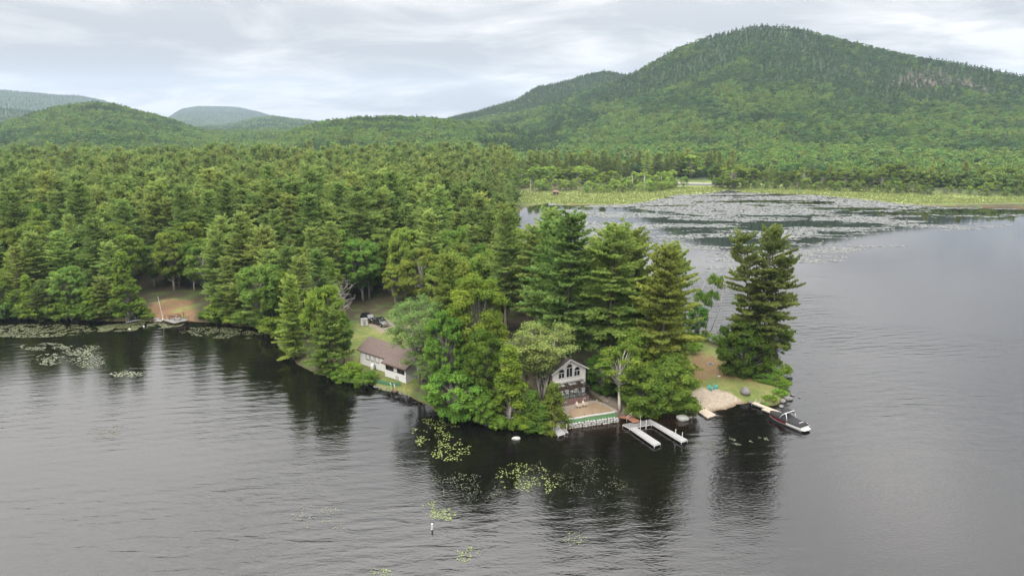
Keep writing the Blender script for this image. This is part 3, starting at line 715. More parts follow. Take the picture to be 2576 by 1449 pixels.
# trees that stand out one by one
Y_ = (1.45, 1.3, .9)
hero = [
 # kind, foot px, tip row, label, name, kwargs
 ('pine_edge0', 742, 905, 700, 'broad pine at the water left of the brown-roofed cottage, branches down to the ground', 'pine_tree', dict(tint=(1.15, 1.12, .85), wide=.92)),
 ('pine_young', 835, 945, 785, 'shorter pine leaning over the water left of the brown-roofed cottage', 'pine_tree', dict(tint=(1.05, 1.08, .85), wide=1.1)),
 ('broad1', 822, 915, 708, 'yellow-topped leafy tree between two pines left of the brown-roofed cottage', 'broadleaf_tree', dict(tint=(1.3, 1.2, .85), wide=.85)),
 ('broad2', 866, 912, 790, 'low leafy tree against the lawn of the brown-roofed cottage', 'broadleaf_tree', dict(tint=(1.0, 1.08, .85), wide=.75)),
 ('bare', 838, 850, 690, 'leafless grey-purple tree behind the yellow-topped tree', 'bare_tree', dict(wide=1.1)),
 ('broad0', 985, 660, 505, 'bright rounded green tree standing out among dark pines', 'broadleaf_tree', dict(tint=(1.25, 1.35, .8), wide=1.2)),
 ('broad2', 1105, 650, 485, 'yellowish rounded treetop just behind the bright round tree', 'broadleaf_tree', dict(tint=(1.3, 1.3, .8), wide=1.1)),
 ('slim', 325, 800, 632, 'tall green broadleaf tree beside the far shore clearing', 'broadleaf_tree', dict(tint=(1.0, 1.1, .9), wide=1.1)),
 ('broad1', 180, 800, 665, 'grey-green leafy tree on the far shore left of the clearing', 'broadleaf_tree', dict(tint=(1.05, 1.1, 1.15))),
 ('slim', 80, 800, 690, 'slender leaning tree with a bare pale trunk on the far shore', 'broadleaf_tree', dict(tint=(1.35, 1.3, .9))),
 ('broad0', 668, 838, 650, 'blue-green leafy tree at the inner corner of the shore', 'broadleaf_tree', dict(tint=(.85, .98, .95))),
 ('feather', 1058, 965, 735, 'feathery grey-green tree overhanging the brown-roofed cottage', 'broadleaf_tree', dict(tint=(1.25, 1.15, 1.6))),
 ('feather', 1092, 1000, 880, 'low grey-green willowy tree overhanging the water by the cottage', 'broadleaf_tree', dict(tint=(1.3, 1.2, 1.7), wide=1.25)),
 ('maple', 1205, 990, 680, 'tallest leafy maple in the middle with a yellowish top', 'broadleaf_tree', dict(tint=(1.25, 1.2, .85), wide=.82)),
 ('pine_edge1', 1130, 950, 640, 'pine rising behind the maples between the two houses', 'pine_tree', dict(tint=(1.25, 1.2, .9))),
 ('maple', 1125, 1015, 775, 'dark green maple right of the brown-roofed cottage', 'broadleaf_tree', dict(tint=(.92, .98, .75), wide=.75)),
 ('maple', 1215, 1035, 820, 'deep green maple in front of the tallest maple', 'broadleaf_tree', dict(tint=(.85, .92, .7), wide=.8)),
 ('mound', 1150, 1042, 925, 'low spreading maple whose leaves touch the water', 'broadleaf_tree', dict(tint=(.95, 1.05, .8), wide=1.15)),
 ('mound', 1225, 1060, 975, 'dark leafy bush hanging over the water beside the yellow-green tree', 'shrub', dict(tint=(.85, 1.0, .75), wide=.8)),
 ('slim', 1281, 1062, 868, 'young yellow-green tree with a thin pale trunk at the water', 'broadleaf_tree', dict(tint=(1.3, 1.25, .8), wide=1.25)),
 ('fan', 1362, 1005, 812, 'grey-green tree with many thin pale stems beside the gabled house', 'broadleaf_tree', dict(tint=(1.5, 1.3, 1.8), wide=1.3)),
 ('feather', 1322, 965, 848, 'grey-green leafy tree hiding the back of the gabled house', 'broadleaf_tree', dict(tint=(1.1, 1.1, 1.3), wide=.9)),
 ('cedar', 1392, 1074, 965, 'conical olive cedar left of the sand terrace', 'cedar_tree', dict(tint=(1.1, .95, .85))),
 ('cedar', 1338, 1068, 985, 'rounded green cedar beside the olive cedar', 'cedar_tree', dict(tint=(.9, 1.05, .85), wide=1.15)),
 ('cedar', 1365, 1080, 1015, 'low cedar at the waterline below the olive cedar', 'cedar_tree', dict(tint=(.95, 1.0, .85), wide=1.2)),
 ('birch', 1559, 1036, 862, 'pale-trunked birch standing beside the sand terrace', 'birch_tree', dict(tint=(1.2, 1.15, .9), wide=1.25)),
 ('pine0', 1425, 945, 545, 'tall pine behind the gabled house, left of two', 'pine_tree', dict(tint=(.9, 1.0, .9), wide=1.35)),
 ('pine1', 1385, 905, 560, 'dark pine rising behind the many-stemmed grey-green tree', 'pine_tree', dict(tint=(.85, .98, .9), wide=1.35)),
 ('pine2', 1525, 955, 570, 'tall pine behind the gabled house, right of two', 'pine_tree', dict(tint=(1.1, 1.05, .85), wide=1.35)),
 ('pine_edge0', 1590, 925, 590, 'pine at the far edge of the wood before the bay', 'pine_tree', dict(tint=(1.15, 1.1, .85))),
 ('pine_edge1', 1660, 1000, 625, 'biggest yellow-green pine between the birch and the beach lawn', 'pine_tree', dict(tint=(1.15, 1.12, .85), wide=1.2)),
 ('pine2', 1690, 945, 620, 'pine on the bay side of the biggest yellow-green pine', 'pine_tree', dict(tint=(1.2, 1.15, .85), wide=1.0)),
 ('broad2', 1590, 1010, 830, 'light green maple behind the birch', 'broadleaf_tree', dict(tint=(1.1, 1.15, .8))),
 ('mound', 1520, 985, 890, 'dark cedar thicket right of the gabled house', 'shrub', dict(tint=(.6, .75, .65))),
 ('mound', 1635, 1036, 915, 'dark leafy thicket behind the white boulder', 'shrub', dict(tint=(.85, .95, .75))),
 ('mound', 1683, 1030, 880, 'tall leafy bush left of the beach lawn', 'shrub', dict(tint=(1.0, 1.02, .8), wide=.78)),
 ('shrub0', 1722, 1036, 985, 'bright green bush beside the floating raft', 'shrub', dict(tint=(1.1, 1.12, .8), wide=.85)),
 ('shrub1', 1612, 1036, 1000, 'low green bush above the wooden gangway', 'shrub', dict(tint=(1.1, 1.2, .8), wide=1.2)),
 ('pine_point', 1893, 938, 573, 'tall open pine with several trunks on the point', 'pine_tree', dict(tint=(.85, .86, .75), wide=.95, rz=0)),
 ('mound', 1868, 945, 795, 'dark rounded cedar bush under the point pine', 'shrub', dict(tint=(.62, .72, .55), wide=.72)),
 ('mound', 1905, 930, 850, 'dark green bush behind the rounded cedar on the point', 'shrub', dict(tint=(.75, .85, .6), wide=.75)),
 ('broad1', 1928, 922, 808, 'spreading light green maple leaning over the water on the point', 'broadleaf_tree', dict(tint=(1.0, 1.08, .75), wide=1.2, lean=(0.0, .3), rz=0)),
 ('broad0', 1752, 862, 760, 'small dark leafy tree by the leaning bare stems', 'broadleaf_tree', dict(tint=(.6, .8, .7), wide=.8)),
]
for kn, px, py, top, lab, nm, kw in hero:
    tree_px(kn, px, py, top, lab, 'shrub' if nm == 'shrub' else 'tree', nm, **kw)
# shrubs on the point's outer shore and along the water
sh = [('fern', 1925, 950, 'fern-green shrub between the point pine and the water', 2.0), ('fern', 1945, 935, 'yellow-green shrub on the outer shore behind the maple', 2.2), ('fern', 1915, 962, 'low green shrub where the lawn meets the outer shore', 1.2),
      ('fern', 1950, 965, 'green shrub on the outer shore halfway to the tip', 1.3), ('shrub2', 1972, 975, 'small upright bush at the rocky tip', 1.7), ('fern', 1966, 990, 'low bush beside the dark shore rocks', .9), ('fern', 1940, 1003, 'low bright bush beside the boat dock', .9), ('fern', 1920, 1012, 'lowest green bush at the foot of the boat dock', .6),
      ('shrub0', 1775, 858, 'green shrub under the leaning bare stems', 2.2), ('shrub1', 1810, 868, 'green shrub on the bay shore left of the point pine', 2.0), ('shrub2', 1740, 868, 'green shrub between the bare stems and the wood', 2.6), ('fern', 1725, 890, 'low shrub at the upper end of the lawn', 2.2),
      ('shrub0', 915, 962, 'rounded bush at the water below the cottage', 2.6), ('shrub1', 885, 945, 'bush on the bank left of the rounded bush below the cottage', 3.0), ('shrub2', 862, 950, 'bush hanging over the bank left of the cottage', 2.8), ('shrub0', 935, 955, 'bush on the lawn edge beside the green mesh fence', 2.0),
      ('shrub1', 1255, 1068, 'small bush behind the pale water steps', 2.4), ('shrub2', 1310, 1072, 'small bush right of the yellow-green tree', 2.2)]
for i, (kn, px, py, lab, h) in enumerate(sh):
    x, y, z = U(px, py, .6); g = rng.uniform(.9, 1.3)
    tree(kn, x, y, h, lab, 'shrub', 'shrub', None, (g, g * 1.05, .8), wide=rng.uniform(.9, 1.25))
# bank shrubs on the far left shore
for px in list(range(-60, 372, 11)) + list(range(512, 700, 9)):
    yy = np.interp(px, [0, 400, 500, 560, 640, 690], [797, 800, 802, 808, 816, 838]); x, y, z = U(px + rng.uniform(-6, 6), yy - rng.uniform(0, 7), .7); g = rng.uniform(.75, 1.25)
    kn = ['shrub0', 'shrub1', 'shrub2', 'slim', 'broad1', 'pine_young', 'shrub1'][rng.integers(0, 7)]
    tree(kn, x, y, (rng.uniform(2.0, 5.0) if kn[:2] == 'sh' else rng.uniform(5, 10)) * (.45 if px > 290 and px < 535 else 1), {'sh': 'bushy green shrub lining the bank ', 'sl': 'slender young tree on the bank ', 'br': 'small rounded tree on the bank ', 'pi': 'young pine on the bank '}[kn[:2]] + ('left of the far clearing' if px < 400 else 'right of the far clearing'), 'shrub' if kn[:2] == 'sh' else 'tree', {'sh': 'shrub', 'sl': 'broadleaf_tree', 'br': 'broadleaf_tree', 'pi': 'pine_tree'}[kn[:2]], 'bank shrubs of the far left shore', (g, g, .9), wide=1.15)

# wetland trees and shore trees across the bay
def row(pts, n, jit, kinds, hs, label, name, group, tints, deep=0):
    px = np.linspace(0, len(pts) - 1, n)
    for q in px:
        i = min(int(q), len(pts) - 2); f = q - i
        a = pts[i][0] * (1 - f) + pts[i + 1][0] * f + rng.uniform(-jit, jit); b_ = pts[i][1] * (1 - f) + pts[i + 1][1] * f - rng.uniform(0, deep)
        x, y, z = U(a, b_, .8); g = rng.uniform(*tints); w = rng.uniform(.9, 1.3)
        kn = kinds[rng.integers(0, len(kinds))]; lb = label(a, 'pine' if 'pine' in kn else 'leafy tree') if callable(label) else label
        tree(kn, x, y, rng.uniform(*hs), lb, 'tree', 'pine_tree' if 'pine' in kn else name, group, (g * 1.15, g * 1.08, .95 * g), wide=w)
row([(1290, 484), (1400, 482), (1520, 486), (1640, 482), (1690, 476)], 55, 8, ['mid_broad0', 'mid_broad1', 'mid_broad2'], (4, 9), lambda a, k: 'low pale green birch at the marsh front ' + ('left of the marsh hut' if a < 1398 else 'right of the marsh hut' if a < 1560 else 'near the far road'), 'wetland_birch', 'marsh birches', (1.15, 1.6), 8)
row([(1290, 474), (1400, 472), (1520, 474), (1640, 472), (1690, 468)], 50, 8, ['mid_broad0', 'mid_broad1', 'mid_broad2'], (7, 14), lambda a, k: 'taller pale birch at the back of the marsh ' + ('left of the hut' if a < 1398 else 'right of the hut' if a < 1560 else 'near the far road'), 'wetland_birch', 'marsh birches', (1.0, 1.5), 6)
row([(1790, 472), (1900, 474), (2050, 478), (2200, 484), (2350, 490), (2600, 497)], 55, 12, ['mid_broad0', 'mid_broad1', 'mid_broad2'], (4, 9), lambda a, k: 'low %s on the far reed bank ' % k + ('near the head of the bay' if a < 2000 else 'below the summit' if a < 2230 else 'below the rock scar' if a < 2480 else 'towards the picture edge'), 'shore_tree', 'trees along the far reed bank', (.8, 1.25), 3)
row([(1800, 466), (1900, 468), (2050, 472), (2200, 477), (2350, 482), (2600, 488)], 60, 10, ['mid_broad0', 'mid_broad1', 'mid_pine0', 'mid_broad2'], (10, 17), lambda a, k: 'tall %s behind the far reed bank ' % k + ('near the head of the bay' if a < 2000 else 'below the summit' if a < 2230 else 'below the rock scar' if a < 2480 else 'towards the picture edge'), 'shore_tree', 'trees along the far reed bank', (.7, 1.1), 4)
row([(1300, 462), (1440, 458), (1560, 457), (1700, 455), (1830, 456)], 60, 8, ['mid_pine0', 'mid_pine1', 'mid_pine2', 'mid_broad0'], (13, 22), lambda a, k: 'dark tall %s in the row behind the ' % k + ('marsh hut' if a < 1500 else 'marsh birches' if a < 1660 else 'far road'), 'pine_tree', 'pines behind the far road', (.7, 1.15), 7)
for px, py, top, lab in [(1620, 476, 436, 'dead grey snag among the marsh birches'), (1663, 470, 441, 'bare white trunk standing before the dark pines'), (1590, 474, 440, 'dead grey tree left of the bare white trunk'), (1700, 470, 446, 'pale dead tree near the far road'), (1335, 486, 455, 'white birch trunk left of the marsh hut')]:
    x, y, z = U(px, py, .5); tree('snag', x, y, height_to(px, top, y) - z, lab, 'dead tree', 'dead_tree', None)
tree_px('mid_broad1', 1720, 474, 442, 'round-topped small tree standing alone at the marsh edge', 'tree', 'broadleaf_tree', tint=(1.3, 1.3, 1.1))
tree_px('mid_broad2', 1840, 476, 408, 'big pale green willow at the head of the bay', 'tree', 'broadleaf_tree', tint=(1.35, 1.3, 1.1), wide=1.5)

# leaning bare stems and fallen trunks at the bay shore
def stem(name, pts, r, label, twigs=8, mat=BARK_GREY):
    mb = MB(); mb.tube(pts, [r * (1 - .8 * i / (len(pts) - 1)) for i in range(len(pts))], 6)
    A, B = np.array(pts[-2]), np.array(pts[-1])
    e = empty(name, pts[0], 0, label, 'dead tree'); o0 = np.array(pts[0])
    mb.v = [tuple(np.array(v) - o0) for v in mb.v]; mb.build('trunk', mat, e, True)
    tw = MB()
    for _ in range(twigs):
        s = rng.uniform(0, 1); p = A + (B - A) * s - o0; q = p + rng.normal(0, .7, 3) + np.array([0, 0, .6]); limb(tw, p, q, .025, .008, 3)
        for _ in range(3): limb(tw, q, q + rng.normal(0, .45, 3) + np.array([0, 0, .2]), .01, .005, 3)
    if twigs: tw.build('twigs', mat, e)
    return e
def atd(px, py, y):
    vx, vy, vz = ray(px, py); return (vx * y / vy, y, CAM_H + vz * y / vy)
y0 = U(1765, 860, .4)[1]
s_a = stem('leaning_stem', [U(1765, 862, .3), atd(1775, 830, y0), atd(1790, 770, y0 + .5), atd(1800, 700, y0 + 1)], .24, 'leaning grey bare trunk at the bay shore, tallest of the bare stems', 16)
stem('leaning_stem', [U(1768, 862, .3), atd(1790, 830, y0), atd(1812, 775, y0 - .5), atd(1822, 705, y0 - 1)], .18, 'curved grey bare stem beside the tallest leaning stem', 16)
s_b = stem('leaning_stem', [U(1735, 852, .3), atd(1742, 820, y0 + 2), atd(1752, 770, y0 + 2), atd(1775, 705, y0 + 2)], .18, 'thin grey stem nearest the wood at the bay shore', 14)
stem('fallen_trunk', [U(1725, 846, .5), U(1765, 850, .9), atd(1815, 835, y0), atd(1850, 820, y0 - 1)], .15, 'fallen dark trunk lying over the water at the bay shore', 12, BARK)
stem('fallen_trunk', [U(1765, 853, .3), U(1800, 865, .25), U(1820, 876, .2)], .13, 'short dark fallen log on the bank of the bay shore', 2, BARK)
for px, py, r, par in [(1803, 722, 1.3, s_a), (1796, 752, .9, s_a), (1770, 765, 1.4, s_b), (1755, 800, 1.1, s_b)]:
    p = atd(px, py, y0 + 1); o = link('leaves', KINDS['fern'].crown, par); o.location = np.array(p) - np.array(par.location); o.scale = (r * .8, r * .8, r * 1.5); o.color = (.75, .85, .7, 1)
# ------------------------------------------------------------------ built things: materials
WHITE = plain('white_paint', (.42, .415, .40), .5, .3, .06, 1.5)
SIDING = plain('pale_siding', (.50, .465, .435), .6, .3, .07, 1.0)
TAUPE_SHADE = plain('shaded_taupe_siding', (.20, .165, .135), .7, .2, .1, 1.0)  # taupe with the shade on the side wall mixed into the colour
ROOF = plain('brown_shingles', (.085, .064, .056), .9, .15, .25, 2.5, bump=.4, bscale=14)
ROOF2 = plain('grey_brown_shingles', (.08, .068, .06), .9, .15, .25, 2.5, bump=.4, bscale=14)
DARKFRAME = plain('dark_bronze', (.035, .028, .024), .35, .5, .2)
CREAM = plain('cream_plastic', (.44, .37, .30), .45, .4, .05)
TEAL = plain('teal_plastic', (.02, .26, .22), .4, .4, .08)
DECKW = plain('white_decking', (.20, .198, .196), .6, .3, .10, 1.2)
DECKG = plain('grey_decking', (.125, .122, .12), .7, .2, .15, 1.5)
DECKC = plain('cream_decking', (.29, .24, .185), .6, .3, .10, 1.5)
WOODG = plain('weathered_wood', (.14, .135, .128), .85, .15, .25, 2.0)
WOODR = plain('red_brown_wood', (.20, .09, .06), .8, .2, .2, 2.0)
WOODD = plain('dark_brown_wood', (.085, .05, .034), .8, .2, .25, 2.0)
METAL = plain('galvanised_pipe', (.62, .62, .62), .4, .5, .1, metal=.3)
BLACK = plain('black_canvas', (.010, .010, .012), .75, .3, .3, 2.0, bump=.3, bscale=6)
RUBBER = plain('black_rubber', (.012, .012, .012), .8, .2, .2)
CARBLACK = plain('black_car_paint', (.008, .008, .010), .15, .6, .1, coat=.6)
CHROME = plain('chrome', (.7, .7, .7), .2, .5, .05, metal=1)
RED = plain('dark_red_gelcoat', (.09, .007, .010), .25, .5, .1, coat=.4)
STONEW = plain('whitewashed_stone', (.27, .262, .25), .85, .2, .35, 3.5, bump=.8, bscale=5)
STONEG = plain('grey_granite', (.12, .115, .112), .85, .2, .35, 2.5, bump=.8, bscale=5)
STONEB = plain('pale_boulder', (.24, .24, .22), .85, .2, .35, 2.2, bump=.8, bscale=4)
SANDM = plain('terrace_sand', (.195, .142, .095), .95, .1, .18, 1.3, bump=.5, bscale=20)
GRAVEL = plain('pale_gravel', (.205, .172, .14), .95, .1, .22, 4, bump=.6, bscale=25)
TURF = plain('green_turf', (.045, .092, .04), .95, .1, .25, 3, bump=.6, bscale=30)
NET = plain('green_netting', (.03, .12, .07), .7, .2, .2)
ORANGE = plain('orange_buoy', (.62, .25, .10), .5, .4, .1)
m, t, b = base_mat('dark_window_glass'); b.inputs['Base Color'].default_value = (.012, .014, .016, 1); b.inputs['Roughness'].default_value = .05; b.inputs['Specular IOR Level'].default_value = .7; GLASS = m
m, t, b = base_mat('curtained_window'); b.inputs['Base Color'].default_value = (.42, .41, .40, 1); b.inputs['Roughness'].default_value = .15; CURTAIN = m
m = bpy.data.materials.new('clear_glass'); m.use_nodes = True; t = m.node_tree; t.nodes.clear(); MATS['clear_glass'] = m
gl = N(t, 'ShaderNodeBsdfGlossy'); gl.inputs['Roughness'].default_value = .04; tp = N(t, 'ShaderNodeBsdfTransparent'); tp.inputs[0].default_value = (.80, .83, .83, 1)
lw = N(t, 'ShaderNodeFresnel'); lw.inputs[0].default_value = 1.22; mx = N(t, 'ShaderNodeMixShader'); t.links.new(lw.outputs[0], mx.inputs[0]); t.links.new(tp.outputs[0], mx.inputs[1]); t.links.new(gl.outputs[0], mx.inputs[2])
o = N(t, 'ShaderNodeOutputMaterial'); t.links.new(mx.outputs[0], o.inputs[0]); CLEAR = m
m, t, b = base_mat('brown_brick')
br = N(t, 'ShaderNodeTexBrick'); br.inputs['Scale'].default_value = 4; br.inputs['Color1'].default_value = (.105, .052, .045, 1); br.inputs['Color2'].default_value = (.14, .075, .062, 1); br.inputs['Mortar'].default_value = (.16, .12, .11, 1)
tcb = N(t, 'ShaderNodeTexCoord'); t.links.new(mapping(t, tcb.outputs['Object'], (1, 1, 1), (R(90), 0, 0)), br.inputs[0]); t.links.new(br.outputs[0], b.inputs['Base Color']); b.inputs['Roughness'].default_value = .9; BRICK = m

c1 = lambda x, y: (1356.7 + .18963 * x, 858.7 + .18963 * y)
c2 = lambda x, y: (858.7 + .23707 * x, 729.9 + .23707 * y)
c3 = lambda x, y: (1683 + .18963 * x, 841.5 + .18963 * y)
c4 = lambda x, y: (257.6 + .18963 * x, 704.1 + .18963 * y)
def W(p, z=0.0): return U(p[0], p[1], z)

def slab_roof(e, name, pts_lo, pts_hi, th, mat, parent=None):
    """sloping roof sheet from an eave edge to a ridge edge"""
    a, b_ = Vector(pts_lo[0]), Vector(pts_lo[1]); c, d = Vector(pts_hi[1]), Vector(pts_hi[0]); u = Vector((0, 0, th))
    vs = [a, b_, c, d, a + u, b_ + u, c + u, d + u]
    return MB().add(vs, [(0, 1, 2, 3), (7, 6, 5, 4), (0, 4, 5, 1), (1, 5, 6, 2), (2, 6, 7, 3), (3, 7, 4, 0)]).build(name, mat, e)
def window(e, x0, x1, z0, z1, y, mat=GLASS, fr=WHITE, mull=1, rail=0, depth=.07, face=-1, name='window'):
    """framed window on a wall facing -y at y"""
    w = MB(); t = .07; yy = y + face * .02
    w.box(((x0 + x1) / 2, yy, z1 + t / 2), (x1 - x0 + 2 * t, depth, t)); w.box(((x0 + x1) / 2, yy, z0 - t / 2), (x1 - x0 + 2 * t, depth + .04, t))
    w.box((x0 - t / 2, yy, (z0 + z1) / 2), (t, depth, z1 - z0)); w.box((x1 + t / 2, yy, (z0 + z1) / 2), (t, depth, z1 - z0))
    for k in range(mull): w.box((x0 + (x1 - x0) * (k + 1) / (mull + 1), yy, (z0 + z1) / 2), (.04, depth * .7, z1 - z0))
    if rail: w.box(((x0 + x1) / 2, yy, z0 + (z1 - z0) * rail), (x1 - x0, depth * .6, .04))
    f = w.build(name, fr, e)
    MB().box(((x0 + x1) / 2, y + face * .006, (z0 + z1) / 2), (x1 - x0, .02, z1 - z0)).build('pane', mat, f)
    return f

# ------------------------------------------------------------------ gabled house with the glass sunroom
PZ = 1.2
A = empty('gabled_house', (8.43, 112.42, PZ), R(26), 'pale gabled house with three arched windows and a glass sunroom in front', 'house')
x0, x1, yw, eh, ah = -.5, 6.1, 2.24, 5.3, 7.25; xm = (x0 + x1) / 2; yb = 19.5
def arch(xc, w, z0, h, n=14):
    r = w / 2; zs = z0 + h - r
    return [(xc - r, z0), (xc + r, z0)] + [(xc + r * math.cos(math.pi * k / n), zs + r * math.sin(math.pi * k / n)) for k in range(n + 1)]
wins = [(xm - 1.55, 1.26, 4.05, 1.75), (xm, 1.30, 4.05, 2.5), (xm + 1.55, 1.26, 4.05, 1.75)]
outer = [(x0, -.6), (x1, -.6), (x1, eh), (xm, ah), (x0, eh)]
MB().wall(outer, [arch(*w_) for w_ in wins], yw, yw + .2).build('gable_wall', SIDING, A)
for (xc, w, z0, h) in wins:
    f = MB(); op = arch(xc, w, z0, h); ip = arch(xc, w - .16, z0 + .08, h - .16); fo = arch(xc, w + .18, z0 - .09, h + .18)
    f.wall(fo, [ip], yw - .05, yw + .06); zs = z0 + h - w / 2 - .1
    f.box((xc, yw + .0, zs), (w - .1, .07, .09)); f.box((xc, yw, (z0 + zs) / 2), (.08, .07, zs - z0))
    fo_ = f.build('arched_window', WHITE, A)
    MB().wall(ip, [], yw + .03, yw + .05).build('pane', GLASS, fo_)
for sx, xx, mt in ((-1, x0, TAUPE_SHADE), (1, x1, SIDING)):
    MB().box((xx - sx * .1, (yw + yb) / 2 + .1, (eh - .6) / 2), (.2, yb - yw - .2, eh + .6)).build('side_wall', mt, A)
MB().wall(outer, [], yb - .2, yb).build('back_wall', TAUPE_SHADE, A)
for sx in (-1, 1):
    xe = xm + sx * (x1 - xm + .45); ze = eh - .45 * (ah - eh) / (x1 - xm)
    slab_roof(A, 'roof', [(xe, yw - .4, ze + .03), (xe, yb + .4, ze + .03)], [(xm, yw - .4, ah + .03), (xm, yb + .4, ah + .03)], .14, ROOF2)
    mb = MB(); a_ = Vector((xe, yw - .43, ze)); b_ = Vector((xm, yw - .43, ah)); n_ = Vector((0, 0, .24))
    mb.add([a_, b_, b_ + n_, a_ + n_] + [v + Vector((0, .05, 0)) for v in (a_, b_, b_ + n_, a_ + n_)], [(0, 1, 2, 3), (7, 6, 5, 4), (0, 4, 5, 1), (1, 5, 6, 2), (2, 6, 7, 3), (3, 7, 4, 0)]).build('bargeboard', WHITE, A)
MB().box((x0 + .08, yw - .03, 2.3), (.16, .06, 5.8)).build('corner_board', WHITE, A); MB().box((x1 - .08, yw - .03, 2.3), (.16, .06, 5.8)).build('corner_board', WHITE, A)
MB().box((xm, yw - .04, 3.42), (x1 - x0 - .4, .07, .16)).build('band_board', WHITE, A)
for yy in (7.5, 11.5, 15.5):
    w_ = MB(); w_.box((x0 - .03, yy, 3.0), (.08, 1.1, 1.4)); f = w_.build('window', WHITE, A); MB().box((x0 - .07, yy, 3.0), (.03, .92, 1.2)).build('pane', GLASS, f)
# sunroom
sw, sdp, bh = 5.6, yw, 1.1
S = MB().box((sw / 2, .1, bh / 2 - .3), (sw, .2, bh + .6)); S.box((.1, sdp / 2 + .1, bh / 2 - .3), (.2, sdp - .2, bh + .6)); S.box((sw - .1, sdp / 2 + .1, bh / 2 - .3), (.2, sdp - .2, bh + .6))
sb = S.build('sunroom_base', BRICK, A)
for xx in (.85, 4.6):
    f = MB().box((xx, -.02, .55), (.46, .06, .26)).build('basement_vent', WHITE, sb); MB().box((xx, -.055, .55), (.34, .02, .15)).build('vent_opening', GLASS, f)
MB().box((sw / 2, sdp / 2, bh + .02), (sw - .42, sdp - .45, .06)).build('sunroom_floor', DECKW, A)
prof = [(0, bh), (0, bh + .62), (0, bh + 1.22)] + [(.42 - .42 * math.cos(a), bh + 1.22 + .42 * math.sin(a)) for a in np.radians([25, 45, 65, 82])] + [(1.3, bh + 1.80), (sdp - .03, bh + 2.02)]
nb = 7
fr = MB()
for k in range(nb + 1): fr.tube([(.06 + (sw - .12) * k / nb, p[0] + .02, p[1]) for p in prof], .045, 5)
for p in (prof[0], prof[1], prof[2], prof[5], prof[7], prof[8]): fr.tube([(.06, p[0] + .02, p[1]), (sw - .06, p[0] + .02, p[1])], .04, 5)
for xx in (.06, sw - .06):
    for yy in (.75, 1.5):
        fr.tube([(xx, yy, bh), (xx, yy, bh + 1.62 + .12 * yy)], .035, 5)
    fr.tube([(xx, 0, bh + 1.22), (xx, sdp, bh + 1.22)], .03, 5); fr.tube([(xx, sdp - .03, bh), (xx, sdp - .03, bh + 2.0)], .04, 5)
fr.build('sunroom_frame', DARKFRAME, A)
for k in range(nb):
    xa, xb = .06 + (sw - .12) * k / nb + .04, .06 + (sw - .12) * (k + 1) / nb - .04
    for i0, i1, nm in ((0, 1, 'front_pane'), (1, 2, 'front_pane'), (2, 7, 'curved_pane'), (7, 8, 'roof_pane')):
        vs = []; fs = []
        for p in prof[i0:i1 + 1]: vs += [(xa, p[0] + .03, p[1]), (xb, p[0] + .03, p[1])]
        for j in range(i1 - i0): fs.append((2 * j, 2 * j + 1, 2 * j + 3, 2 * j + 2))
        MB().add(vs, fs).build(nm, CLEAR, A)
for xx in (.06, sw - .06):
    MB().add([(xx, .05, bh), (xx, sdp - .05, bh), (xx, sdp - .05, bh + 1.98), (xx, .45, bh + 1.63), (xx, .03, bh + 1.2)], [(0, 1, 2, 3, 4)]).build('side_pane', CLEAR, A)
MB().box((sw / 2, yw - .06, 1.9), (sw - .3, .08, 2.3)).build('sunroom_shade_panel', WOODD, A)  # dark panel added to stand in for the shade inside the sunroom
# furniture seen through the sunroom glass
def white_chair(lx, ly, rz, label):
    e = empty('wicker_chair', A.matrix_basis @ Vector((lx, ly, bh + .05)), R(26) + rz, label, 'chair')
    MB().box((0, 0, .38), (.55, .52, .1)).build('seat', WHITE, e)
    bk = MB(); pts = [(math.sin(a) * .3, .26 - .10 * (1 - math.cos(a)), 0) for a in np.radians([-80, -50, -20, 20, 50, 80])]
    for i, p in enumerate(pts): bk.box((p[0], p[1], .68), (.13, .05, .55 - .02 * abs(i - 2.5)))
    bk.build('backrest', WHITE, e)
    for sx in (-1, 1):
        MB().box((sx * .29, -.02, .58), (.06, .5, .05)).build('armrest', WHITE, e)
        for sy in (-1, 1): MB().box((sx * .24, sy * .22, .17), (.05, .05, .34)).build('leg', WHITE, e)
A.matrix_basis.translation
bpy.context.view_layer.update()
for i, (lx, ly, rz) in enumerate([(.9, 1.2, .3), (2.0, 1.5, -.2), (3.9, 1.3, .2), (4.9, 1.0, -.9)]):
    white_chair(lx, ly, rz, ['white chair in the sunroom nearest its left end', 'white chair in the sunroom left of the round table', 'white chair in the sunroom right of the round table', 'white chair in the sunroom at its right end'][i])
e = empty('round_table', A.matrix_basis @ Vector((2.95, 1.0, bh + .05)), 0, 'round white table in the middle of the glass sunroom', 'table')
MB().tube([(0, 0, .68), (0, 0, .73)], .52, 20).build('table_top', WHITE, e); MB().tube([(0, 0, .05), (0, 0, .68)], .06, 8).build('leg', WHITE, e); MB().tube([(0, 0, 0), (0, 0, .05)], .28, 14).build('base', WHITE, e)

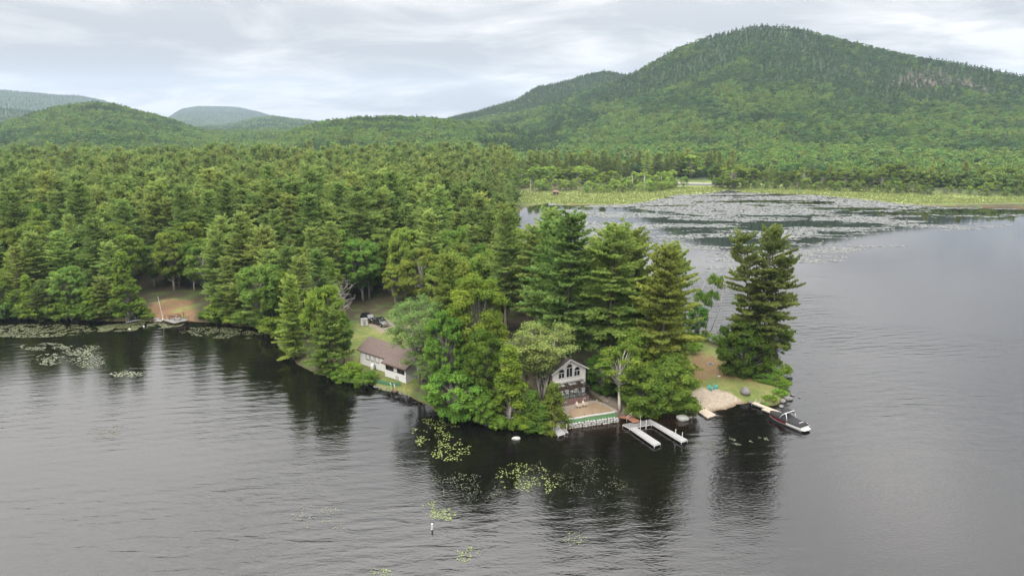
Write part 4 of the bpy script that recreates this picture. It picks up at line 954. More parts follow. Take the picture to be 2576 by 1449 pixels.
# sand terrace, border, turf strip and stone wall
pat = [W(c1(*p), PZ)[:2] for p in [(345, 1002), (380, 1040), (690, 985), (1000, 940), (1052, 925), (960, 868), (860, 815), (760, 782), (672, 779), (292, 866)]]
T_ = empty('sand_terrace', (pat[0][0], pat[0][1], 0), 0, 'brown sand terrace in front of the glass sunroom', 'terrace'); T_['kind'] = 'structure'
loc = lambda pl: [(p[0] - pat[0][0], p[1] - pat[0][1]) for p in pl]
MB().prism(loc(pat), .5, PZ - .03).build('gravel_margin', GRAVEL, T_)
inner = [W(c1(*p), PZ)[:2] for p in [(395, 1015), (400, 985), (370, 950), (400, 905), (520, 860), (700, 812), (800, 820), (900, 868), (975, 915), (950, 930), (690, 970)]]
MB().prism(loc(inner), .8, PZ - .018).build('sand_bed', SANDM, T_)
edge = [W(c1(*p), PZ) for p in [(372, 1037), (530, 1014), (690, 984), (850, 962), (1003, 937)]]
for i in range(4):
    a_, b_ = np.array(edge[i]), np.array(edge[i + 1]); c_ = (a_ + b_) / 2
    MB().box((c_[0] - pat[0][0], c_[1] - pat[0][1], PZ + .04), (np.linalg.norm(b_ - a_) - .03, .17, .2), math.atan2(b_[1] - a_[1], b_[0] - a_[0])).build('edging_timber', WHITE, T_)
for k, p in enumerate([(425, 1030), (600, 985), (710, 960), (820, 945), (940, 925), (470, 1010)]):
    q = W(c1(*p), PZ); MB().tube([(q[0] - pat[0][0], q[1] - pat[0][1], PZ - .1), (q[0] - pat[0][0], q[1] - pat[0][1], PZ + .35)], .03, 6).build('path_light', DARKFRAME, T_)
def rock(mat, size, seed, sub=2):
    bm = bmesh.new(); bmesh.ops.create_icosphere(bm, subdivisions=sub, radius=1); r_ = np.random.default_rng(seed); dirs = unit(r_.normal(0, 1, (9, 3))); amp_ = r_.uniform(.72, 1.0, 9)
    for v in bm.verts:
        p = np.array(v.co); s = 1.0
        for d_, a_ in zip(dirs, amp_):
            dt = p @ d_
            if dt > a_: p = p - d_ * (dt - a_)
        p = p * (1 + r_.normal(0, .018)); v.co = Vector(p * np.array(size))
    me = bpy.data.meshes.new('stone'); bm.to_mesh(me); bm.free(); me.materials.append(mat); return me
wall_a, wall_b = np.array(W(c1(400, 1090), .82)), np.array(W(c1(1055, 1002), .82)); wd = wall_b - wall_a; wl = np.linalg.norm(wd); wu = wd / wl; wn = np.array([-wu[1], wu[0], 0])
SW = empty('stone_wall', (*wall_a[:2], 0), math.atan2(wu[1], wu[0]), 'low whitewashed stone retaining wall at the water below the terrace', 'retaining wall')
stones = [rock(STONEW, (.30, .24, .25), s, 1) for s in range(6)]
for row_ in range(3):
    x = .1 + .2 * (row_ % 2)
    while x < wl:
        w_ = rng.uniform(.8, 1.25); o = link('stone', stones[rng.integers(0, 6)], SW); o.location = (x, rng.normal(0, .05), [.0, .36, .68][row_] + rng.normal(0, .03)); o.scale = (w_, 1, rng.uniform(.85, 1.1)); o.rotation_euler = (rng.normal(0, .15), rng.normal(0, .12), rng.normal(0, .2)); x += .50 * w_
st = [tuple(wall_a + wn * .05 + wu * .1 + np.array([0, 0, .0])), tuple(wall_b + wn * .05 - wu * .1)]
up_a, up_b = np.array(W(c1(378, 1046), PZ)), np.array(W(c1(1000, 945), PZ))
nseg = 10; vs = []
for k in range(nseg + 1):
    f = k / nseg; lo = np.array(st[0]) * (1 - f) + np.array(st[1]) * f; hi = up_a * (1 - f) + up_b * f
    vs += [(*(lo[:2] - pat[0]), .84), (*(hi[:2] - pat[0]), PZ - .02), (*(hi[:2] - pat[0] + wn[:2] * .1), .4), (*(lo[:2] - pat[0]), .1)]
fs = [(4 * k + a_, 4 * (k + 1) + a_, 4 * (k + 1) + (a_ + 1) % 4, 4 * k + (a_ + 1) % 4) for k in range(nseg) for a_ in range(4)] + [(0, 1, 2, 3), (4 * nseg + 3, 4 * nseg + 2, 4 * nseg + 1, 4 * nseg)]
MB().add(vs, fs).build('turf_strip', TURF, T_)
for k, p in enumerate([(765, 785), (815, 830), (860, 855), (890, 875), (905, 800), (930, 895), (960, 905), (990, 920), (1015, 930), (680, 765)]):
    q = W(c1(*p), PZ - .1); o = link('edging_stone', stones[k % 6], T_); o.location = (q[0] - pat[0][0], q[1] - pat[0][1], PZ - .05); o.scale = (.55, .6, .6)

# ------------------------------------------------------------------ chairs
def adirondack(p, rz, mat, label):
    e = empty('garden_chair', p, rz, label, 'chair')      # faces -y
    s = MB()
    for k in range(5): s.box((0, -.26 + .115 * k, .36 - .035 * k), (.52, .10, .025), rx=R(-17))
    s.build('seat', mat, e)
    bk = MB()
    for k in range(5):
        h = .74 - .05 * (k - 2) ** 2; bk.box(((k - 2) * .105 * 1.03, .30 + .13, .22 + h / 2), (.095, .022, h), rx=R(-24))
    bk.box((0, .33, .42), (.56, .03, .07), rx=R(-24)); bk.build('backrest', mat, e)
    for sx in (-1, 1):
        MB().box((sx * .33, -.02, .56), (.14, .72, .025)).build('armrest', mat, e)
        MB().box((sx * .31, -.30, .275), (.05, .09, .55)).build('leg', mat, e); MB().box((sx * .29, .22, .20), (.04, .55, .11), rx=R(-22)).build('leg', mat, e); MB().box((sx * .33, .30, .36), (.04, .06, .42), rx=R(-15)).build('leg', mat, e)
    return e
adirondack(W(c1(522, 878), PZ), R(38), CREAM, 'cream wooden garden chair on the sand terrace, nearer the cedar')
adirondack(W(c1(606, 862), PZ), R(38), CREAM, 'cream wooden garden chair on the sand terrace, nearer the birch')
for p, a_, lab in ((c3(558, 738), 35, 'teal garden chair on the beach edge, nearer the bushes'), (c3(622, 722), 75, 'teal garden chair on the beach edge, nearer the grey boulder')):
    q = W(p, .6); adirondack((q[0], q[1], zg(q[0], q[1])), R(a_), TEAL, lab)

# ------------------------------------------------------------------ brown-roofed cottage
B = empty('cottage', (-30.5, 134.4, 1.7), R(-39), 'long white cottage with a brown shingled roof and a lower front wing', 'house')
L1_, D1, h1, r1 = 12.5, 5.6, 2.45, 1.75
MB().wall([(0, -1.4), (L1_, -1.4), (L1_, h1), (0, h1)], [(lambda a: [(a, .75), (a + .95, .75), (a + .95, 2.15), (a, 2.15)])(x) for x in (1.9, 3.35, 4.8)], 0, .18).build('front_wall', WHITE, B)
MB().box((L1_ / 2, D1 - .09, (h1 - 1.4) / 2), (L1_ - .4, .18, h1 + 1.4)).build('back_wall', WHITE, B)
gp = [(0.18, -1.4), (D1, -1.4), (D1, h1), (D1 / 2, h1 + r1), (0.18, h1)]
for xx in (.09, L1_ - .09):
    vs = [(xx - .09, p[0], p[1]) for p in gp] + [(xx + .09, p[0], p[1]) for p in gp]; n = 5
    MB().add(vs, [tuple(range(n)), tuple(range(2 * n - 1, n - 1, -1))] + [(i, (i + 1) % n, n + (i + 1) % n, n + i) for i in range(n)]).build('gable_wall', WHITE, B)
for x in (1.9, 3.35, 4.8):
    f = window(B, x, x + .95, .75, 2.15, 0, CURTAIN, DARKFRAME, 0, .12)
s_ = r1 / (D1 / 2); ov = .45
slab_roof(B, 'roof', [(-.5, -ov, h1 - ov * s_ + .02), (L1_ + .4, -ov, h1 - ov * s_ + .02)], [(-.5, D1 / 2, h1 + r1 + .02), (L1_ + .4, D1 / 2, h1 + r1 + .02)], .16, ROOF)
slab_roof(B, 'roof', [(-.5, D1 + ov, h1 - ov * s_ + .02), (L1_ + .4, D1 + ov, h1 - ov * s_ + .02)], [(-.5, D1 / 2, h1 + r1 + .02), (L1_ + .4, D1 / 2, h1 + r1 + .02)], .16, ROOF)
ch = MB().box((8.2, D1 / 2 + .5, h1 + r1 + .25), (.7, .7, 1.0)).build('chimney', WOODD, B); MB().box((8.2, D1 / 2 + .5, h1 + r1 + .79), (.85, .85, .08)).build('cap', DARKFRAME, ch)
# wing
wx0, wx1, wy0, wy1, wz0, wh = 8.7, 14.6, -1.15, 4.0, -2.4, 1.85
MB().wall([(wx0, wz0), (wx1, wz0), (wx1, wh), (wx0, wh)], [[(wx0 + .25, .55), (wx1 - .3, .55), (wx1 - .3, 1.62), (wx0 + .25, 1.62)]], wy0, wy0 + .18).build('wing_front_wall', WHITE, B)
MB().box((wx0 + .09, (wy0 + 0) / 2 + .1, (wh + wz0) / 2), (.18, -wy0 - .25, wh - wz0)).build('wing_side_wall', WHITE, B)
MB().box((wx1 - .09, (wy0 + wy1) / 2 + .1, (wh + wz0) / 2), (.18, wy1 - wy0 - .4, wh - wz0)).build('wing_side_wall', WHITE, B)
for k in range(5):
    xa = wx0 + .27 + k * 1.07; window(B, xa + .05, xa + .98, .62, 1.56, wy0 + .1, GLASS if k != 2 else CURTAIN, DARKFRAME, 0, 0)
window(B, wx0 + 3.2, wx0 + 3.75, -1.0, -.2, wy0, CURTAIN, DARKFRAME, 0, .5)
ws = .42
slab_roof(B, 'wing_roof', [(wx0 - .45, wy0 - .5, wh - .5 * ws + .24), (wx1 + .5, wy0 - .5, wh - .5 * ws + .24)], [(wx0 - .45, wy0 + 3.1, wh + 3.1 * ws + .24), (wx1 + .5, wy0 + 3.1, wh + 3.1 * ws + .24)], .15, ROOF)
slab_roof(B, 'wing_roof', [(wx0 - .45, wy0 + 6.7, wh - .5 * ws + .24), (wx1 + .5, wy0 + 6.7, wh - .5 * ws + .24)], [(wx0 - .45, wy0 + 3.1, wh + 3.1 * ws + .24), (wx1 + .5, wy0 + 3.1, wh + 3.1 * ws + .24)], .15, ROOF)
MB().box((wx0 + 3, wy0 - .49, wh - .5 * ws + .20), (6.9, .03, .17)).build('fascia', WOODD, B)
bpy.context.view_layer.update()
q = B.matrix_world @ Vector((4.6, -.75, 0))
e = empty('propane_tank', (q.x, q.y, zg(q.x, q.y)), 0, 'upright white propane tank against the cottage wall', 'gas tank')
MB().tube([(0, 0, .1), (0, 0, .2), (0, 0, 1.15), (0, 0, 1.28), (0, 0, 1.34)], [.3, .38, .38, .28, .1], 14).build('tank', WHITE, e, True); MB().tube([(0, 0, 1.3), (0, 0, 1.48)], .13, 10).build('valve_cover', WHITE, e); MB().tube([(0, 0, 0), (0, 0, .12)], .3, 12).build('base_ring', METAL, e)

# ------------------------------------------------------------------ cars and storage box by the drive
def car(p, rz, label, pickup):
    e = empty('pickup_truck' if pickup else 'parked_car', p, rz, label, 'truck' if pickup else 'car')   # front +x
    Lc, Wc = (5.6, 1.95) if pickup else (4.8, 1.88)
    f, b_ = Lc / 2, -Lc / 2
    lower = [(b_, .45), (b_, 1.05), (b_ + .1, 1.12), (f - 1.25, 1.12), (f - .25, 1.0), (f, .85), (f, .42)]
    bd = MB(); n = len(lower)
    ws_ = [Wc / 2] * n
    vs = [(q[0], -w + (.0 if q[1] < 1 else .06), q[1]) for q, w in zip(lower, ws_)] + [(q[0], w - (.0 if q[1] < 1 else .06), q[1]) for q, w in zip(lower, ws_)]
    bd.add(vs, [tuple(range(n)), tuple(range(2 * n - 1, n - 1, -1))] + [(i, n + i, n + (i + 1) % n, (i + 1) % n) for i in range(n)])
    body = bd.build('body', CARBLACK, e, bevel=.05)
    ca_, cb_ = (-.75, f - 1.45) if pickup else (b_ + .15, f - 1.35)
    wc = Wc / 2 - .08; wt = Wc / 2 - .28
    cab = MB().add([(ca_, -wc, 1.1), (cb_, -wc, 1.1), (cb_, wc, 1.1), (ca_, wc, 1.1), (ca_ + .3, -wt, 1.72), (cb_ - .75, -wt, 1.72), (cb_ - .75, wt, 1.72), (ca_ + .3, wt, 1.72)], [(3, 2, 1, 0), (4, 5, 6, 7), (0, 1, 5, 4), (1, 2, 6, 5), (2, 3, 7, 6), (3, 0, 4, 7)]).build('windows', GLASS, e)
    MB().box(((ca_ + cb_ - .45) / 2, 0, 1.74), (cb_ - ca_ - 1.0, 2 * wt + .04, .06)).build('roof', CARBLACK, e)
    if pickup: MB().box((b_ + .98, 0, 1.125), (1.85, Wc - .35, .03)).build('bed_cover', BLACK, e)
    wm = MB().tube([(0, -.12, 0), (0, .12, 0)], .38, 18)
    for sx in (f - 1.0, b_ + 1.05):
        for sy in (-1, 1):
            ty_ = MB().tube([(sx, sy * (Wc / 2 - .22), .38), (sx, sy * (Wc / 2 + .02), .38)], .38, 18).build('wheel', RUBBER, e); MB().tube([(sx, sy * (Wc / 2 - .02), .38), (sx, sy * (Wc / 2 + .03), .38)], .22, 14).build('rim', CHROME, ty_)
    for sy in (-1, 1):
        MB().box((f - .03, sy * .72, .86), (.1, .36, .16)).build('headlight', CURTAIN, e); MB().box((b_ + .02, sy * .82, .9), (.06, .18, .3)).build('tail_light', RED, e); MB().box((cb_ - .45, sy * (Wc / 2 + .06), 1.15), (.12, .18, .14)).build('mirror', CARBLACK, e)
    gr = MB().box((f, 0, .8), (.06, 1.0, .22)).build('grille', CHROME, e); MB().box((f + .04, 0, .5), (.14, Wc - .15, .2)).build('bumper', CHROME if pickup else CARBLACK, e)
q = W(c2(412, 345), 2.0); car((q[0], q[1], zg(q[0], q[1])), R(-50), 'black pickup truck parked at the edge of the pines, front towards the lawn', True)
q = W(c2(292, 305), 2.0); car((q[0], q[1], zg(q[0], q[1])), R(-44), 'black car parked behind the black pickup truck, nearer the white box', False)
q = W(c2(243, 355), 1.8); e = empty('storage_box', (q[0], q[1], zg(q[0], q[1]) - .05), R(20), 'small white storage box with a grey lid beside the parked cars', 'box')
MB().box((0, 0, .75), (1.5, 1.1, 1.5)).build('body', WHITE, e, bevel=.03); MB().add([(-.85, -.65, 1.5), (.85, -.65, 1.5), (.85, .65, 1.5), (-.85, .65, 1.5), (-.75, 0, 1.85), (.75, 0, 1.85)], [(3, 2, 1, 0), (0, 1, 5, 4), (2, 3, 4, 5), (1, 2, 5), (3, 0, 4)]).build('lid', WOODG, e); MB().box((0, -.56, .7), (.6, .03, 1.1)).build('door', DECKW, e)

# ------------------------------------------------------------------ docks
def deck(e, quad, z, n, mat, th=.09, gap=.03, name='deck_panel', along=0, frame=None):
    """boards or panels of a dock between four world corners; along=0 cuts the p0-p1 direction"""
    o = np.array(e.location); p = [np.array((*q[:2], z)) - o for q in quad]
    for k in range(n):
        f0, f1 = k / n, (k + 1) / n; L_ = np.linalg.norm(p[1] - p[0]); g = gap / max(L_, .1) / 2
        a_ = p[0] + (p[1] - p[0]) * (f0 + g); b_ = p[0] + (p[1] - p[0]) * (f1 - g); c_ = p[3] + (p[2] - p[3]) * (f1 - g); d_ = p[3] + (p[2] - p[3]) * (f0 + g)
        vs = [v - np.array([0, 0, th]) for v in (a_, b_, c_, d_)] + [a_, b_, c_, d_]
        MB().add(vs, [(3, 2, 1, 0), (4, 5, 6, 7), (0, 1, 5, 4), (1, 2, 6, 5), (2, 3, 7, 6), (3, 0, 4, 7)]).build(name, mat, e)
    if frame:
        fm = MB()
        for i in range(4):
            a_, b_ = p[i], p[(i + 1) % 4]; c_ = (a_ + b_) / 2; L_ = np.linalg.norm(b_ - a_)
            fm.box((c_[0], c_[1], z - th - .07 - o[2]), (L_, .06, .11), math.atan2(b_[1] - a_[1], b_[0] - a_[0]))
            fm.tube([(a_[0], a_[1], -1.2 - o[2]), (a_[0], a_[1], z - th - o[2])], .035, 6)
        fm.build('dock_frame', frame, e)
def post(e, p, top, r=.05, mat=WHITE, name='post'):
    o = np.array(e.location); MB().tube([(p[0] - o[0], p[1] - o[1], -1.5 - o[2]), (p[0] - o[0], p[1] - o[1], top - o[2])], r, 8).build(name, mat, e)
DZ = .5
ud = empty('dock', W(c1(1107, 1097), 0), 0, 'white U-shaped dock standing in the dark water below the terrace', 'dock')
deck(ud, [W(c1(*p), DZ) for p in [(1107, 1097), (1432, 1040), (1490, 1092), (1195, 1142)]], DZ, 6, DECKG, frame=METAL)
deck(ud, [W(c1(*p), DZ) for p in [(1472, 1030), (1965, 1300), (1885, 1326), (1424, 1045)]], DZ, 7, DECKW, frame=WHITE)
deck(ud, [W(c1(*p), DZ) for p in [(1280, 1130), (1608, 1345), (1527, 1376), (1195, 1145)]], DZ, 5, DECKW, frame=WHITE)
for p, t_ in (((1340, 1165), 1.6), ((1415, 1160), 1.55), ((1608, 1180), .75), ((1803, 1300), 1.75), ((1893, 1328), 1.55)): post(ud, W(c1(*p), 0), t_, .065)
gw = empty('gangway', W(c1(1180, 1050), 0), 0, 'reddish wooden gangway with handrails from the bank to the dock', 'gangway')
deck(gw, [W(c1(*p), .75) for p in [(1150, 1015), (1255, 1078), (1345, 1055), (1225, 995)]], .75, 7, WOODR, name='plank')
deck(gw, [W(c1(*p), .85) for p in [(1050, 998), (1140, 1022), (1225, 995), (1130, 985)]], .85, 5, WOODR, name='plank')
deck(gw, [W(c1(*p), .9) for p in [(1225, 990), (1290, 985), (1330, 975), (1260, 972)]], .9, 3, WOODR, name='plank')
o = np.array(gw.location)
for pa, pb in (((1158, 1060), (1225, 1000)), ((1265, 990), (1340, 1050))):
    a_ = np.array(W(c1(*pa), .7)) - o; b_ = np.array(W(c1(*pb), .7)) - o; h_ = np.array([0, 0, .8])
    MB().tube([a_, a_ + h_, b_ + h_, b_], .035, 6).build('handrail', CREAM, gw); MB().tube([a_ + h_ / 2, b_ + h_ / 2], .03, 6).build('handrail', METAL, gw)
sdk = empty('dock', W(c1(260, 1190), 0), 0, 'little white plank dock in front of the olive cedar', 'dock')
deck(sdk, [W(c1(*p), .55) for p in [(190, 1165), (250, 1240), (338, 1215), (285, 1152)]], .55, 5, DECKW, name='plank', gap=.06, frame=WHITE)
deck(sdk, [W(c1(*p), .5) for p in [(290, 1152), (340, 1200), (380, 1188), (325, 1145)]], .5, 2, DECKG, name='plank', frame=METAL)
post(sdk, W(c1(185, 1218), 0), 1.3); post(sdk, W(c1(362, 1192), 0), 1.3)
stp = empty('stone_steps', W(c1(270, 1130), 0), 0, 'pale stone steps leading from the terrace to the little plank dock', 'steps')
o = np.array(stp.location)
for k in range(5):
    q = np.array(W(c1(285 - 12 * k, 1062 + 19 * k), 1.15 - .13 * k)) - o; MB().box((q[0], q[1], q[2] - .35), (1.15, .5, .7), R(30)).build('step', STONEB, stp)
raft = empty('swim_raft', W(c3(510, 1040), 0), 0, 'flat cream raft pulled half onto the beach', 'raft')
rq = [W(c3(*p), .28) for p in [(478, 976), (628, 1064), (512, 1104), (385, 1022)]]
deck(raft, rq, .28, 1, DECKC, th=.12, name='deck_panel'); deck(raft, [tuple(np.array(p) * .96 + np.array(rq[0]) * .02 + np.array(rq[2]) * .02) for p in rq], .15, 1, DECKW, th=.2, name='float')
bd_ = empty('dock', W(c3(1100, 905), 0), 0, 'long narrow cream dock running out beside the moored boat', 'dock')
deck(bd_, [W(c3(*p), .5) for p in [(1138, 890), (1500, 1030), (1450, 1042), (1098, 906)]], .5, 2, DECKC, frame=DECKW)
deck(bd_, [W(c3(*p), .42) for p in [(1290, 975), (1870, 1195), (1790, 1215), (1230, 985)]], .42, 3, DECKC, frame=DECKW)
post(bd_, W(c3(1185, 960), 0), .95, .03, METAL); post(bd_, W(c3(1150, 900), 0), .8, .03, METAL)
q = W(c3(1830, 1212), .1); e = empty('mooring_buoy', (q[0], q[1], 0), 0, 'small orange float at the end of the boat dock', 'buoy'); MB().tube([(0, 0, -.15), (0, 0, -.05), (0, 0, .25), (0, 0, .45), (0, 0, .52)], [.1, .36, .40, .26, .06], 14).build('float', ORANGE, e, True); MB().tube([(0, 0, .5), (0, 0, .6)], .05, 8).build('eye', METAL, e)
lad = empty('water_ladder', W(c2(560, 1068), 0), 0, 'small platform with two white handrails at the water below the cottage', 'ladder')
deck(lad, [W(c2(*p), .35) for p in [(528, 1062), (572, 1082), (606, 1066), (560, 1048)]], .35, 3, WOODD, name='plank', frame=DARKFRAME)
o = np.array(lad.location)
for pa in ((530, 1068), (570, 1084)):
    a_ = np.array(W(c2(*pa), 0)) - o; MB().tube([a_ - np.array([0, 0, 1]), a_ + np.array([0, 0, 1.25]), a_ + np.array([-.3, .7, 1.35])], .05, 6).build('handrail', WHITE, lad)
ws2 = empty('water_steps', U(1215, 1064, 0), 0, 'pale metal steps into the water under the maples', 'steps')
for k in range(4): MB().box((.55 * k * .5, -.25 * k, .75 - .22 * k), (.75, .28, .06), R(-25)).build('step', METAL, ws2)
for s in (-.35, .35): MB().tube([(s, .1 + s * .4, 0.9), (s + .85, -.85 + s * .4, .05)], .04, 6).build('rail', METAL, ws2)

# far-left deck, docks and flagpole
ld = empty('lake_deck', W(c4(950, 560), 0), 0, 'weathered grey deck at the far left clearing', 'deck')
deck(ld, [W(c4(*p), .7) for p in [(800, 530), (952, 574), (1155, 528), (1010, 498)]], .7, 10, WOODG, name='plank', gap=.03, frame=WOODD)
o = np.array(ld.location)
for pa, pb in (((1010, 500), (1145, 530)), ((830, 515), (1010, 495))):
    a_ = np.array(W(c4(*pa), .7)) - o; b_ = np.array(W(c4(*pb), .7)) - o; rl = MB()
    for f in np.linspace(0, 1, 5): p = a_ + (b_ - a_) * f; rl.tube([p, p + np.array([0, 0, .9])], .05, 5)
    rl.tube([a_ + np.array([0, 0, .9]), b_ + np.array([0, 0, .9])], .05, 5); rl.tube([a_ + np.array([0, 0, .5]), b_ + np.array([0, 0, .5])], .04, 5); rl.build('railing', WOODD, ld)
def bench(p, rz, label):
    e = empty('wooden_bench', p, rz, label, 'bench'); MB().box((0, 0, .45), (1.5, .42, .06)).build('seat', WOODD, e); MB().box((0, .23, .75), (1.5, .05, .4), rx=R(-10)).build('backrest', WOODD, e)
    for sx in (-.65, .65): MB().box((sx, 0, .21), (.07, .4, .42)).build('leg', WOODD, e)
bench(W(c4(925, 525), .7), R(8), 'dark brown bench on the grey deck'); bench(W(c4(1015, 512), .7), R(-40), 'dark brown bench at the back corner of the grey deck')
pt_ = empty('deck_table', W(c4(1000, 540), .7), R(10), 'grey framed table near the front edge of the grey deck', 'table'); MB().box((0, 0, .62), (1.5, .7, .05)).build('table_top', WOODG, pt_)
for sx in (-.65, .65):
    for sy in (-.28, .28): MB().box((sx, sy, .3), (.07, .07, .6)).build('leg', WOODG, pt_)
ub = empty('folded_umbrella', W(c4(1095, 505), .7), 0, 'folded red-brown umbrella standing on the grey deck', 'umbrella'); ub.rotation_euler = (0, R(-14), 0)
MB().tube([(0, 0, 0), (0, 0, 2.0)], .03, 6).build('pole', WOODD, ub); MB().tube([(0, 0, .75), (0, 0, 1.0), (0, 0, 1.7), (0, 0, 2.1)], [.10, .2, .13, .03], 8).build('canopy', WOODR, ub, True)
fp = empty('flagpole', W(c4(806, 528), .7), 0, 'tall white flagpole at the corner of the grey deck', 'flagpole'); fp.rotation_euler = (0, R(-6), 0)
MB().tube([(0, 0, -.2), (0, 0, 5.9)], [.07, .045], 8).build('pole', WHITE, fp); MB().tube([(0, 0, 5.88), (0, 0, 5.95), (0, 0, 6.02)], [.02, .07, .02], 8).build('finial', WHITE, fp); MB().box((0, 0, .05), (.3, .3, .5)).build('base', WHITE, fp)
fd = empty('dock', W(c4(440, 540), 0), 0, 'floating grey dock with white posts left of the flagpole', 'dock')
deck(fd, [W(c4(*p), .45) for p in [(312, 556), (548, 512), (565, 502), (330, 545)]], .45, 5, DECKG, frame=METAL)
for p in ((318, 566), (345, 556), (437, 545), (450, 540), (475, 532)): post(fd, W(c4(*p), 0), 1.25, .06)
md = empty('dock', W(c4(650, 525), 0), 0, 'flat pale boards between the flagpole and the floating dock', 'dock')
deck(md, [W(c4(*p), .4) for p in [(550, 522), (745, 522), (765, 505), (575, 498)]], .4, 5, WOODG, name='plank', frame=WOODD)
sd2 = empty('dock', W(c4(740, 545), 0), 0, 'small grey landing right under the flagpole', 'dock')
deck(sd2, [W(c4(*p), .45) for p in [(688, 545), (780, 552), (810, 530), (740, 520)]], .45, 4, WOODG, name='plank', frame=WOODD)
for p, lab in ((c4(362, 660), 'tiny white buoy off the floating dock, nearer the open water'), (c4(549, 623), 'tiny white buoy off the pale boards')):
    q = W(p, 0); e = empty('buoy', (q[0], q[1], 0), 0, lab, 'buoy'); MB().tube([(0, 0, -.1), (0, 0, 0), (0, 0, .2), (0, 0, .3)], [.1, .24, .22, .08], 10).build('float', WHITE, e, True); MB().tube([(0, 0, .28), (0, 0, .4)], .03, 6).build('ring', METAL, e)
q = U(1087, 1331, 0); e = empty('marker_post', (q[0], q[1], 0), 0, 'white marker buoy post alone in the open water', 'buoy'); e.rotation_euler = (R(3), R(2), 0)
MB().tube([(0, 0, -.6), (0, 0, .78), (0, 0, .82)], [.115, .115, .09], 12).build('post', WHITE, e); MB().tube([(0, 0, -.12), (0, 0, .0)], .16, 12).build('collar', METAL, e)

# ------------------------------------------------------------------ moored boat
bt = empty('motor_boat', (45.57, 108.17, 0), R(121.5), 'moored white and dark red wakeboard boat under a black cover', 'boat')
xs = [-3.3, -2.6, -1.6, -.6, .4, 1.4, 2.3, 2.9, 3.25, 3.4]; hb = [1.10, 1.18, 1.22, 1.23, 1.21, 1.13, .92, .66, .36, .08]
def loft(rings, close=False):
    n = len(rings[0]); vs = [p for r_ in rings for p in r_]; fs = []
    for i in range(len(rings) - 1):
        for k in range(n - 1): fs.append((i * n + k, i * n + k + 1, (i + 1) * n + k + 1, (i + 1) * n + k))
    return vs, fs
sheer = lambda x: .78 + .018 * max(0, x) ** 2
def hull_ring(x, h, zlo, zhi, out=0):
    t_ = max(0, (x - 1) / 2.4); kz = -.35 + .4 * t_ ** 2
    return x, h, kz
rings = []
for x, h in zip(xs, hb):
    kz = -.35 + .45 * max(0, (x - .8) / 2.6) ** 2; ch_ = h * .82
    rings.append([(x, -h * .97, .34 + .06 * max(0, x / 3)), (x, -ch_, .05 + kz * .1), (x, 0, kz), (x, ch_, .05 + kz * .1), (x, h * .97, .34 + .06 * max(0, x / 3))])
vs, fs = loft(rings); fs.append(tuple(range(5))); MB().add(vs, fs).build('hull', WHITE, bt, True)
for sy in (-1, 1):
    rg = [[(x, sy * h * .972, .34 + .06 * max(0, x / 3)), (x, sy * h, sheer(x))] for x, h in zip(xs, hb)]
    vs, fs = loft(rg[:4]); MB().add(vs, fs).build('topside', WHITE, bt, True, 0)
    vs, fs = loft(rg[3:]); MB().add(vs, fs).build('topside', RED, bt, True, 0)
    MB().tube([(x, sy * h, sheer(x)) for x, h in zip(xs, hb)], .045, 5).build('rub_rail', BLACK, bt)
MB().add([(-3.3, -1.07, .34), (-3.3, 1.07, .34), (-3.3, 1.1, .78), (-3.3, -1.1, .78)], [(0, 1, 2, 3)]).build('transom', WHITE, bt)
MB().prism([(-3.3, -1.05), (-3.3, 1.05), (-3.85, .8), (-3.98, 0), (-3.85, -.8)], .28, .36).build('swim_platform', WHITE, bt)
crest = {-3.3: .98, -2.6: 1.12, -1.6: 1.22, -.6: 1.36, .4: 1.62, 1.4: 1.34, 2.3: 1.2, 2.9: 1.1, 3.25: 1.02, 3.4: .98}
rg = []
for x, h in zip(xs, hb):
    c_ = crest[x]; s_ = sheer(x); rg.append([(x, h * math.cos(a) * (1.02), s_ - .05 + (c_ - s_) * math.sin(a) ** .7) for a in np.radians([0, 18, 45, 70, 90, 110, 135, 162, 180])])
vs, fs = loft(rg); fs += [tuple(range(9)), tuple(range(len(vs) - 9, len(vs)))]; cov = MB().add(vs, fs).build('cover', BLACK, bt, True)
lt = MB()
for k, w in enumerate([.10, .06, .12, .08, .10, .07, .11]): lt.box((-2.55 + (0.02 if k % 2 else 0), .42 - .14 * k, 1.143), (.13 if k % 2 else .17, w, .02))
lt.build('lettering', WHITE, cov)
tw = MB()
for sy in (-1, 1):
    tw.tube([(.75, sy * 1.15, .85), (.35, sy * 1.12, 1.6), (-.25, sy * .98, 2.12), (-.35, 0, 2.2)], [.07, .07, .065, .06], 8); tw.tube([(-.75, sy * 1.15, .85), (-.55, sy * 1.1, 1.5), (-.3, sy * 1.0, 2.08)], .06, 8)
tw.build('wake_tower', WHITE, bt, True)
MB().box((.35, 0, 2.22), (1.25, 1.5, .07)).build('tower_canopy', BLACK, bt, bevel=.02)
for sy in (-1, 1): MB().tube([(-.65, sy * .75, 1.98), (-.15, sy * .75, 1.98)], .11, 10).build('tower_speaker', BLACK, bt)
MB().add([(.9, -.95, 1.0), (.9, .95, 1.0), (.45, .8, 1.62), (.45, -.8, 1.62)], [(0, 1, 2, 3)]).build('windshield', GLASS, bt)

